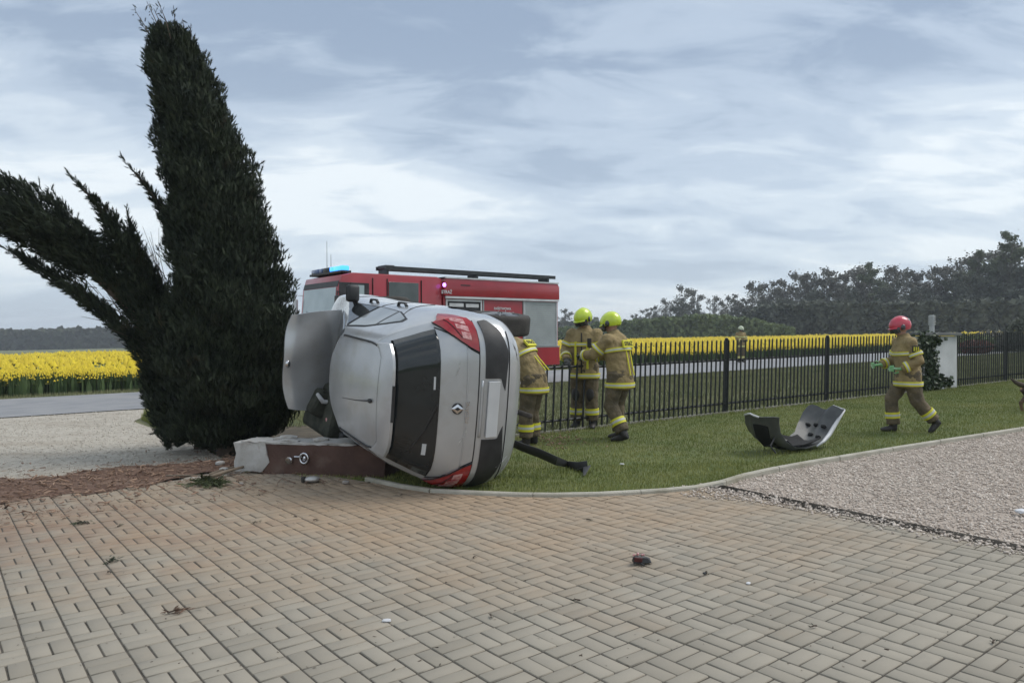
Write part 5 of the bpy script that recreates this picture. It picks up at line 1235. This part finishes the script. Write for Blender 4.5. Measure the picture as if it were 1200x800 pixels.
def person(label, loc, rz, scale, J, hm, gm=M_glv, jm=None, tm_=None, tail=None, bands=True, hem=.74, back_patch=False, knee_pads=False, arm_badge=False, detail=1.0):
    o = empty('person', loc, rz); o.scale = (scale,) * 3; tag(o, label, 'person')
    jm = jm or M_tan; tm_ = tm_ or M_tan2; vx = .0155 / detail
    pel, ch, nk, hd = J['pelvis'], J['chest'], J['neck'], J['head']; up = (nk - ch).normalized(); hip_d = V3(0, 1, 0)
    # body: one continuous figure under the clothes, with a face
    b = MB(); b.tube([pel - V3(0, 0, .06), pel, lerp(pel, ch, .5), ch, lerp(ch, nk, .7), nk], [(.10, .12), (.09, .12), (.08, .10), (.08, .11), (.06, .08), (.05, .05)], 14)
    b.tube([nk - up * .05, lerp(nk, hd, .6)], [.055, .05], 10)
    hf = J['look'].normalized(); hl = V3(0, 0, 1).cross(hf).normalized(); hu = hf.cross(hl)
    hm3 = Matrix((hf, hl, hu)).transposed()
    b.ball(hd + hu * .02, (.095, .075, .105), 16, 12, hm3); b.ball(hd + hf * .035 - hu * .055, (.062, .055, .06), 14, 10, hm3)
    b.tube([hd + hf * .088 + hu * .01, hd + hf * .118 - hu * .028, hd + hf * .09 - hu * .038], [.010, .016, .010], 8)
    for sg in (1, -1): b.ball(hd + hl * sg * .076 - hu * .005, (.018, .008, .03), 8, 6, hm3); b.ball(hd + hf * .083 + hl * sg * .030 + hu * .012, (.012, .014, .010), 8, 6, hm3)
    b.ball(hd + hf * .092 - hu * .062, (.012, .024, .008), 8, 6, hm3)
    for s_ in 'LR':
        b.tube([J['sh' + s_], J['el' + s_], J['wr' + s_]], [.05, .042, .032], 10); b.tube([J['hip' + s_], J['kn' + s_], J['an' + s_]], [.085, .06, .045], 10); b.ball(J['sh' + s_], .055)
    solidify_remesh(b, 'body', M_skin, o, .016 / detail, 2)
    # jacket
    j = MB(); side = J.get('side', V3(0, 1, 0))
    hemp = lerp(pel, V3((J['hipL'] + J['hipR']).x / 2, (J['hipL'] + J['hipR']).y / 2, 0), 0); hemp = pel + V3(0, 0, -(.95 - hem))
    spine = [hemp, pel, lerp(pel, ch, .5), ch, lerp(ch, nk, .62), nk + up * .03]
    RS = [(.225, .185), (.208, .17), (.20, .165), (.222, .172), (.19, .138), (.085, .085)]
    rgs = []
    for i, (p_, (ry, rx)) in enumerate(zip(spine, RS)):
        d_ = (spine[min(i + 1, 5)] - spine[max(i - 1, 0)]).normalized(); sdv = (side - d_ * side.dot(d_)).normalized(); fwd = sdv.cross(d_)
        rgs.append([p_ + sdv * math.cos(a_) * ry + fwd * math.sin(a_) * rx for a_ in np.linspace(0, 2 * math.pi, 18, endpoint=False)])
    j.rings(rgs)
    for s_ in 'LR':
        j.ball(J['sh' + s_] + V3(0, 0, -.01), (.105, .098, .098), 12, 8)
        j.tube([lerp(ch, J['sh' + s_], .5), J['sh' + s_], lerp(J['sh' + s_], J['el' + s_], .5), J['el' + s_], lerp(J['el' + s_], J['wr' + s_], .5), J['wr' + s_]], [.118, .096, .084, .077, .070, .060], 12)
    j.tube([nk - up * .02, nk + up * .06], [.085, .078], 12)
    jk = solidify_remesh(j, 'jacket', jm, o, vx, 6, None, .03, .07)
    # trousers
    t = MB(); t.tube([pel + V3(0, 0, .06), pel + V3(0, 0, -.10)], [(.20, .165), (.205, .17)], 16)
    for s_ in 'LR':
        h_, k_, a_ = J['hip' + s_], J['kn' + s_], J['an' + s_]
        t.tube([h_ + V3(0, 0, .05), lerp(h_, k_, .4), k_, lerp(k_, a_, .5), lerp(k_, a_, .93)], [.128, .115, .098, .092, .095], 14); t.ball(k_, .098, 12, 8)
    tr = solidify_remesh(t, 'trousers', tm_, o, vx, 4, None, .032, .08)
    for s_ in 'LR':
        a_, toe = J['an' + s_], J['toe' + s_]
        bt = MB(); f_ = (toe - a_); bt.tube([lerp(J['kn' + s_], a_, .62), a_, a_ + (a_ - J['kn' + s_]).normalized() * .035], [.062, .058, .055], 12)
        heel = a_ + (a_ - J['kn' + s_]).normalized() * .045 - f_.normalized() * .045
        bt.tube([heel, lerp(heel, toe, .35), lerp(heel, toe, .75), toe], [(.042, .045), (.050, .048), (.052, .040), (.034, .026)], 12)
        solidify_remesh(bt, 'boot', M_boot, o, .011, 2)
        gl = MB(); wd = (J['wr' + s_] - J['el' + s_]); gl.tube([J['wr' + s_] - wd.normalized() * .06, J['wr' + s_]], [.05, .04], 10); hand(gl, J['wr' + s_], J.get('hd' + s_, wd), J.get('pn' + s_, V3(0, -1 if s_ == 'L' else 1, 0)), J.get('curl', .5), 1.08)
        solidify_remesh(gl, 'glove', gm, o, .0068, 1)
    helmet(o, hd + hu * .045, hf, hu, hm, 1.0, tail)
    if bands:
        cd = (nk - pel).normalized()
        for (k_, ry, rx, ws) in ((.62, .224, .176, ((.055, M_hiv), (.022, M_ref))), (-.22, .224, .186, ((.065, M_hiv), (.024, M_ref)))):
            c_ = lerp(pel, ch, k_ * 1.6) if k_ > 0 else lerp(hemp, pel, .28); d_ = cd if k_ > 0 else (pel - hemp).normalized()
            if k_ > 0: c_ = lerp(pel, ch, .93)
            for i, (w_, m_) in enumerate(ws): ring_band(jk, c_, d_, rx + .008 + .003 * i, ry + .008 + .003 * i, w_, m_, side=side)
        for s_ in 'LR':
            for (A, B, kk, r_) in ((J['sh' + s_], J['el' + s_], .62, .086), (J['el' + s_], J['wr' + s_], .70, .070)):
                for i, (w_, m_) in enumerate(((.055, M_hiv), (.022, M_ref))): ring_band(jk, lerp(A, B, kk), B - A, r_ + .006 + .003 * i, r_ + .006 + .003 * i, w_, m_)
            for i, (w_, m_) in enumerate(((.09, M_hiv), (.03, M_ref))): ring_band(tr, lerp(J['kn' + s_], J['an' + s_], .58), J['an' + s_] - J['kn' + s_], .099 + .003 * i, .099 + .003 * i, w_, m_)
    if knee_pads:
        for s_ in 'LR': MB().ball(J['kn' + s_] + V3(.075, 0, .02), (.035, .06, .11), 12, 8).build('knee_pad', M_boot, tr, True)
    if knee_pads:
        fv = side.cross(up).normalized(); fv = fv if fv.x > 0 else -fv; m3 = Matrix((side, up, side.cross(up))).transposed()
        for sg in (-.09, .09): MB().box(lerp(pel, ch, .45) + fv * .172 + side * sg, (.03, .40, .014), m3).build('reflective_stripe', M_hiv, jk)
        MB().box(lerp(ch, nk, .0) + fv * .18 + side * .12, (.06, .13, .04), m3, .01).build('radio', M_boot, jk)
        MB().box(lerp(pel, ch, .5) + fv * .174, (.018, .62, .012), m3).build('zip_flap', M_boot, jk)
    if back_patch:
        fwd = side.cross(up).normalized(); ctr = lerp(ch, nk, back_patch if isinstance(back_patch, float) else .15) - side.cross(up).normalized() * 0
        bk = -(side.cross(up)).normalized(); bk = bk if bk.x < 0 else -bk
        pc = ctr + bk * .174; mt3 = Matrix((side, up, side.cross(up))).transposed()
        pt = MB().box(pc, (.26, .11, .03), mt3, .008).build('back_label', M_hiv, jk)
        tx_ = link('lettering', text_mesh('STRAŻ', .075, .003, True), pt, M_boot); rt = Matrix((-side, up, bk)).transposed().to_4x4(); rt.translation = pc + bk * .016; tx_.matrix_local = rt
        for sg in (-.05, .05): MB().box(lerp(pel, ch, .45) + bk * .174 + side * sg, (.016, .42, .012), mt3).build('reflective_stripe', M_hiv, jk)
    if arm_badge:
        A, B = J['sh' + arm_badge], J['el' + arm_badge]; c_ = lerp(A, B, .34) + V3(0, .094 if arm_badge == 'L' else -.094, 0); MB().box(c_, (.10, .016, .10), None, .004).build('arm_badge', M_boot, jk)
        for dx_ in (-.028, .0, .028): MB().box(c_ + V3(dx_, .008 if arm_badge == 'L' else -.008, .0), (.014, .012, .06), None, .003).build('badge_mark', M_hiv, jk)
    return o
def joints(**k):
    J = dict(pelvis=V3(0, 0, .95), chest=V3(0, 0, 1.28), neck=V3(0, 0, 1.48), head=V3(.02, 0, 1.62), look=V3(1, 0, -.1),
             shL=V3(0, .185, 1.41), elL=V3(0, .25, 1.13), wrL=V3(.06, .25, .90), shR=V3(0, -.185, 1.41), elR=V3(0, -.25, 1.13), wrR=V3(.06, -.25, .90),
             hipL=V3(0, .095, .90), knL=V3(.02, .11, .50), anL=V3(0, .12, .10), toeL=V3(.17, .15, .035), hipR=V3(0, -.095, .90), knR=V3(.02, -.11, .50), anR=V3(0, -.12, .10), toeR=V3(.17, -.15, .035))
    for a, v in k.items(): J[a] = V3(*v) if isinstance(v, tuple) else v
    return J
def facing(x, y): return math.atan2(y, x)
g_ = P(685, 395, 11.95); g_.z = zg(g_.x)
person('person in tan gear and yellow helmet behind the railing, facing the overturned car', g_, facing(-.35, -.94), 1.085,
       joints(head=(.045, .0, 1.615), look=(.85, -.45, -.3), elL=(.06, .27, 1.16), wrL=(.30, .12, 1.10), elR=(.04, -.29, 1.16), wrR=(.27, -.20, 1.04), pnL=(0, -.5, -1), pnR=(0, .5, -1)), M_hely, knee_pads=True)
g_ = G(725, 517)
person('person in tan gear and yellow helmet on the lawn, back turned, reaching over the fence', g_, facing(-.80, .60), 1.03,
       joints(pelvis=(-.02, 0, .93), chest=(.03, 0, 1.27), neck=(.07, 0, 1.465), head=(.11, 0, 1.60), look=(1, .1, -.25), shL=(.07, .18, 1.39), elL=(.26, .25, 1.19), wrL=(.48, .16, 1.17), shR=(.07, -.18, 1.39), elR=(.28, -.24, 1.17), wrR=(.50, -.12, 1.15),
              hipL=(-.02, .10, .89), knL=(.05, .13, .50), anL=(-.16, .15, .13), toeL=(.02, .17, .035), hipR=(-.02, -.10, .89), knR=(.08, -.11, .49), anR=(.06, -.12, .10), toeR=(.23, -.14, .035)), M_hely, back_patch=.15)
g_ = P(621, 395, 10.15); g_.z = zg(g_.x)
person('person in tan gear stooping behind the rear wheel of the overturned car', g_, facing(-.88, .45), 1.02,
       joints(pelvis=(-.06, 0, .92), chest=(.10, 0, 1.24), neck=(.24, 0, 1.39), head=(.36, 0, 1.44), look=(1, 0, -.75), shL=(.19, .185, 1.33), elL=(.36, .24, 1.09), wrL=(.52, .15, .92), shR=(.19, -.185, 1.33), elR=(.36, -.24, 1.09), wrR=(.52, -.15, .92),
              hipL=(-.06, .095, .88), hipR=(-.06, -.095, .88), knL=(.0, .11, .49), knR=(.02, -.11, .49)), M_helk, back_patch=.2)
g_ = G(1064, 508)
person('person in tan gear, red helmet and green gloves striding across the lawn', g_, facing(-1, .12), .965,
       joints(pelvis=(.0, 0, .90), chest=(.03, 0, 1.23), neck=(.06, 0, 1.43), head=(.10, 0, 1.57), look=(1, 0, -.18), shL=(.04, .18, 1.36), elL=(-.06, .25, 1.08), wrL=(.17, .20, .97), shR=(.06, -.18, 1.36), elR=(.10, -.25, 1.09), wrR=(.32, -.18, 1.02),
              hipL=(0, .095, .86), knL=(-.10, .10, .47), anL=(-.34, .11, .20), toeL=(-.25, .12, .035), hipR=(0, -.095, .86), knR=(.20, -.10, .50), anR=(.17, -.10, .10), toeR=(.35, -.10, .045), hdL=(.9, -.1, .05), hdR=(.9, .1, -.1)), M_helr, M_glg, tail=M_ref, arm_badge='L')
g_ = P(868, 395, 36.5); g_.z = zg(g_.x) + .03
person('small distant person in dark gear and pale helmet standing on the road by the field', g_, facing(.3, -1), 1.0,
       joints(elL=(.05, .27, 1.15), wrL=(.25, .15, 1.08), elR=(.05, -.27, 1.15), wrR=(.25, -.12, 1.08)), M_helw, tm_=M_tan2, detail=.6)

# ------------------------------------------------------------------ dog leaving the picture
M_dog = mat('dog_coat', (0.20, 0.12, 0.065), (0.05, 0.035, 0.025), 3, 0.9, bump=0.4, bscale=90, thr=(.45, .55))
g_ = G(1197, 484); dog = empty('dog', (g_.x - .02, g_.y, g_.z), facing(1, .2)); tag(dog, 'tan and black dog walking off over the lawn, only its tail and rump showing', 'dog')
d = MB()
d.tube([(.10, 0, .44), (.22, 0, .47), (.45, 0, .45), (.66, 0, .47), (.80, 0, .50)], [(.07, .08), (.105, .12), (.10, .115), (.12, .15), (.09, .12)], 14)
d.tube([(.76, 0, .52), (.88, 0, .62), (.96, 0, .70)], [.10, .08, .075], 12); d.ball((1.0, 0, .73), (.09, .075, .075), 12, 8); d.tube([(1.05, 0, .715), (1.20, 0, .68)], [.05, .03], 10)
for sg in (1, -1):
    d.tube([(.16, sg * .07, .42), (.24, sg * .09, .28), (.10, sg * .09, .17), (.13, sg * .09, .03), (.19, sg * .09, .02)], [.085, .055, .032, .026, .028], 10)
    d.tube([(.72, sg * .08, .42), (.70, sg * .09, .25), (.73, sg * .09, .13), (.73, sg * .09, .02), (.79, sg * .09, .02)], [.07, .045, .032, .026, .028], 10)
    d.tube([(.97, sg * .05, .79), (.96, sg * .06, .88)], [.035, .008], 8)
solidify_remesh(d, 'body', M_dog, dog, .012, 2)
MB().tube([(.12, 0, .47), (.0, 0, .50), (-.10, 0, .54), (-.18, .01, .60)], [.045, .045, .035, .012], 9).build('tail', mat('tail_dark', (0.05, 0.04, 0.03), (0.09, 0.07, 0.05), 9, 0.9), dog, True)

# ------------------------------------------------------------------ torn-off bumper on the lawn
M_bump = mat('bumper_grey', (0.055, 0.057, 0.057), (0.095, 0.097, 0.095), 4, 0.5, bump=0.15)
layer(M_bump, (0.16, 0.15, 0.12), 4, (0.55, 0.75), 0.5, coords='Object')
M_inner = mat('bumper_inside', (0.13, 0.135, 0.14), (0.09, 0.092, 0.095), 5, 0.7)
g_ = G(933, 528); bmp = empty('torn_bumper', (g_.x, g_.y, g_.z + .03), R(32)); tag(bmp, 'torn-off grey car bumper lying on its face on the lawn with both ends curled up', 'bumper')
path = [(-.66, .41), (-.61, .31), (-.55, .19), (-.44, .09), (-.30, .035), (-.12, .02), (.06, .03), (.22, .06), (.36, .12), (.47, .22), (.56, .34), (.64, .46)]
def bmp_pt(i, v, off=0.0):
    x, z = path[i]; k = i / (len(path) - 1); a = path[max(i - 1, 0)]; b = path[min(i + 1, len(path) - 1)]; tx_, tz = b[0] - a[0], b[1] - a[1]; l = math.hypot(tx_, tz); nx, nz = tz / l, -tx_ / l
    wv = .46 + .06 * math.cos(k * 6.28); y = (v - .5) * wv + .05 * math.sin(k * 9); bulge = .05 * math.sin(v * math.pi) + .02 * math.sin(v * 12)
    lift = .09 * max(0, v - .55) * 2 if .35 < k < .75 else 0
    return Vector((x + nx * (bulge + off), y, z + nz * (bulge + off) + lift + .02 * math.sin(k * 14 + v * 3) * (v > .3) + .022 * math.sin(i * 7.3 + v * 11)))
NVv = 9
outer = [[bmp_pt(i, v / NVv) for v in range(NVv + 1)] for i in range(len(path))]; inn = [[bmp_pt(i, v / NVv, -.012) for v in range(NVv + 1)] for i in range(len(path))]
zlow = min(p_.z for r_ in outer for p_ in r_); bmp.location.z -= zlow
MB().grid(outer, inn).build('bumper_skin', M_bump, bmp, 50)
MB().grid([[bmp_pt(i, v, .006) for v in (.25, .4, .55, .65)] for i in (1, 2, 3)], [[bmp_pt(i, v, -.004) for v in (.25, .4, .55, .65)] for i in (1, 2, 3)]).build('fog_lamp_recess', M_gap, bmp, 50)
MB().tube([bmp_pt(i, 0, .01) for i in range(6, 12)], [.012, .022, .026, .026, .02, .010], 8).build('pale_trim', M_wtrim, bmp, True)
MB().tube([bmp_pt(0, v, .0) for v in np.linspace(.5, 1.0, 5)], .012, 8).build('torn_edge', M_wtrim, bmp, True); MB().tube([bmp_pt(11, v, .0) for v in np.linspace(0, .5, 4)], .010, 8).build('torn_edge', M_wtrim, bmp, True)
for i, v in ((8, .35), (8, .62), (9, .30), (9, .55), (9, .78), (7, .5)):
    c_ = bmp_pt(i, v, -.022); MB().box(c_, (.05, .055, .035), Matrix.Rotation(.6, 3, 'Y'), .006).build('clip_socket', M_gap, bmp)
MB().grid([[bmp_pt(i, v, -.03 - .03 * math.sin(v * 6)) for v in (.1, .3, .5, .7, .9)] for i in (4, 5, 6, 7)], [[bmp_pt(i, v, -.045 - .03 * math.sin(v * 6)) for v in (.1, .3, .5, .7, .9)] for i in (4, 5, 6, 7)]).build('foam_bar', M_gap, bmp, 40)
MB().tube([bmp_pt(2, .1, .02), bmp_pt(1, .05, .06) + Vector((-.05, 0, -.22)), bmp_pt(1, .0, .08) + Vector((-.02, -.03, -.30))], .010, 6).build('hanging_bracket', M_black, bmp)

# black plastic under-tray strip hanging out from under the car
st = empty('plastic_strip', G(650, 552)); tag(st, 'black bent plastic trim strip sticking out from under the overturned car onto the lawn', 'trim strip')
pth = [P(596, 517, 8.0), P(612, 524, 7.95), P(632, 531, 7.9), P(652, 540, 7.85), (G(664, 550) + Vector((0, 0, .06))), (G(677, 554) + Vector((0, 0, .05))), (G(688, 556) + Vector((0, 0, .09)))]
wd = [.05, .055, .06, .06, .045, .07, .06]; g1 = []; g2 = []
for i, p_ in enumerate(pth):
    u_ = Vector((.1, -.5, .8)).normalized() if i < 5 else Vector((.0, .35, .9)).normalized()
    row = [p_ - u_ * wd[i], p_ - u_ * wd[i] * .3 + Vector((0, -.02, 0)), p_ + u_ * wd[i] * .4 + Vector((0, -.02, 0)), p_ + u_ * wd[i]]
    g1.append(row); g2.append([q + Vector((.004, .014, .0)) for q in row])
link('strip', localise(MB().grid(g1, g2).mesh('strip', M_black, 40), st), st)
link('end_flap', localise(MB().tube([pth[-2] + Vector((0, 0, -.02)), pth[-1] + Vector((.0, 0, .0)), G(684, 561) + Vector((0, 0, .03))], [(.05, .008), (.045, .008), (.01, .006)], 8).mesh('end_flap', M_black, 40), st), st)

# ------------------------------------------------------------------ small debris
g_ = G(752, 667); sh = empty('broken_lamp_piece', (g_.x, g_.y, g_.z + gz), .3); tag(sh, 'black jagged broken plastic lamp piece lying alone on the paving', 'debris')
r_ = random.Random(3); mb = MB()
mb.add([(-.065, -.02, .012), (.055, -.035, .01), (.075, .02, .008), (-.05, .045, .012), (-.07, -.015, .055), (.03, -.025, .042), (.065, .015, .03), (-.035, .035, .05), (-.01, .0, .062)], [(3, 2, 1, 0), (0, 1, 5, 4), (1, 2, 6, 5), (2, 3, 7, 6), (3, 0, 4, 7), (4, 5, 8), (5, 6, 8), (6, 7, 8), (7, 4, 8)])
mb.build('housing', M_black, sh, bevel=.003)
MB().box((-.035, -.022, .036), (.055, .012, .028), Matrix.Rotation(.15, 3, 'Y'), .003).build('red_lens_shard', mat('dark_red_shard', (0.07, 0.012, 0.012), (0.04, 0.01, 0.01), 9, 0.3), sh)
for i, (x_, y_, z_, s_) in enumerate(((-.055, .0, .062, .016), (-.028, -.002, .066, .02), (.0, -.004, .06, .016), (.016, .006, .056, .014))): MB().box((x_, y_, z_), (s_, s_ * .7, s_ * .8), Matrix.Rotation(i * .7, 3, 'Z'), .003).build('clear_shard', M_clear, sh)
MB().tube([(-.02, -.03, .012), (-.015, -.06, .008)], .007, 6).build('mounting_tab', M_black, sh)
bits = []
for i, (px, s_, m_, lb) in enumerate((((453, 736), .03, M_wtrim, 'white plastic chip on the grey paving blocks'), ((877, 691), .022, M_wtrim, 'tiny white chip on the blocks near the gravel edge'), ((826, 679), .02, M_black, 'tiny black chip on the blocks near the gravel edge'), ((729, 548), .035, M_wtrim, 'white shard lying on the lawn grass'), ((1197, 606), .07, M_wtrim, 'pale plate fragment lying on the crushed stone'))):
    g_ = G(*px); chunk('debris_chip', (g_.x, g_.y, g_.z + gz + s_ * .2), (s_ * 1.5, s_, s_ * .5), m_, lb, 'debris', None, 70 + i, i * .9)
cx, cy = [], []
for _ in range(900):
    k = random.random()
    if k < .5: p_ = G(random.gauss(420, 190), min(700, 575 + abs(random.gauss(0, 45))))
    else: p_ = G(random.uniform(0, 1200), random.uniform(585, 800))
    if p_.y < 7.6 and pip(np.array([p_.x]), np.array([p_.y]), pave_poly)[0]: cx.append(p_.x); cy.append(p_.y)
stones('crash_crumbs', np.array(cx), np.array(cy), .003, .018, mat('crumb', (0.07, 0.05, 0.035), (0.30, 0.25, 0.20), 30, .9, coords='World', tint=True), gz - .003, (CHIP, CHIPF), 'fine soil crumbs and bits scattered over the paving blocks', power=3)
cx, cy = [], []
for _ in range(260):
    p_ = G(random.gauss(650, 22), random.gauss(517, 5)); cx.append(p_.x); cy.append(p_.y)
stones('fence_rubble', np.array(cx), np.array(cy), .012, .045, M_chip, .02, (ICO, ICOF), 'loose stones and clods at the foot of the low railing')

# ------------------------------------------------------------------ the air
if True:
    hzm = bpy.data.materials.new('haze_air'); hzm.use_nodes = True; t = hzm.node_tree; t.nodes.clear()
    pv = t.nodes.new('ShaderNodeVolumePrincipled'); pv.inputs['Color'].default_value = (0.86, 0.92, 1.0, 1); pv.inputs['Density'].default_value = 0.0006
    ou = t.nodes.new('ShaderNodeOutputMaterial'); t.links.new(pv.outputs[0], ou.inputs['Volume'])
    ho = MB().box((0, 720, 3), (1840, 1580, 64)).build('haze', hzm); tag(ho, kind='stuff')
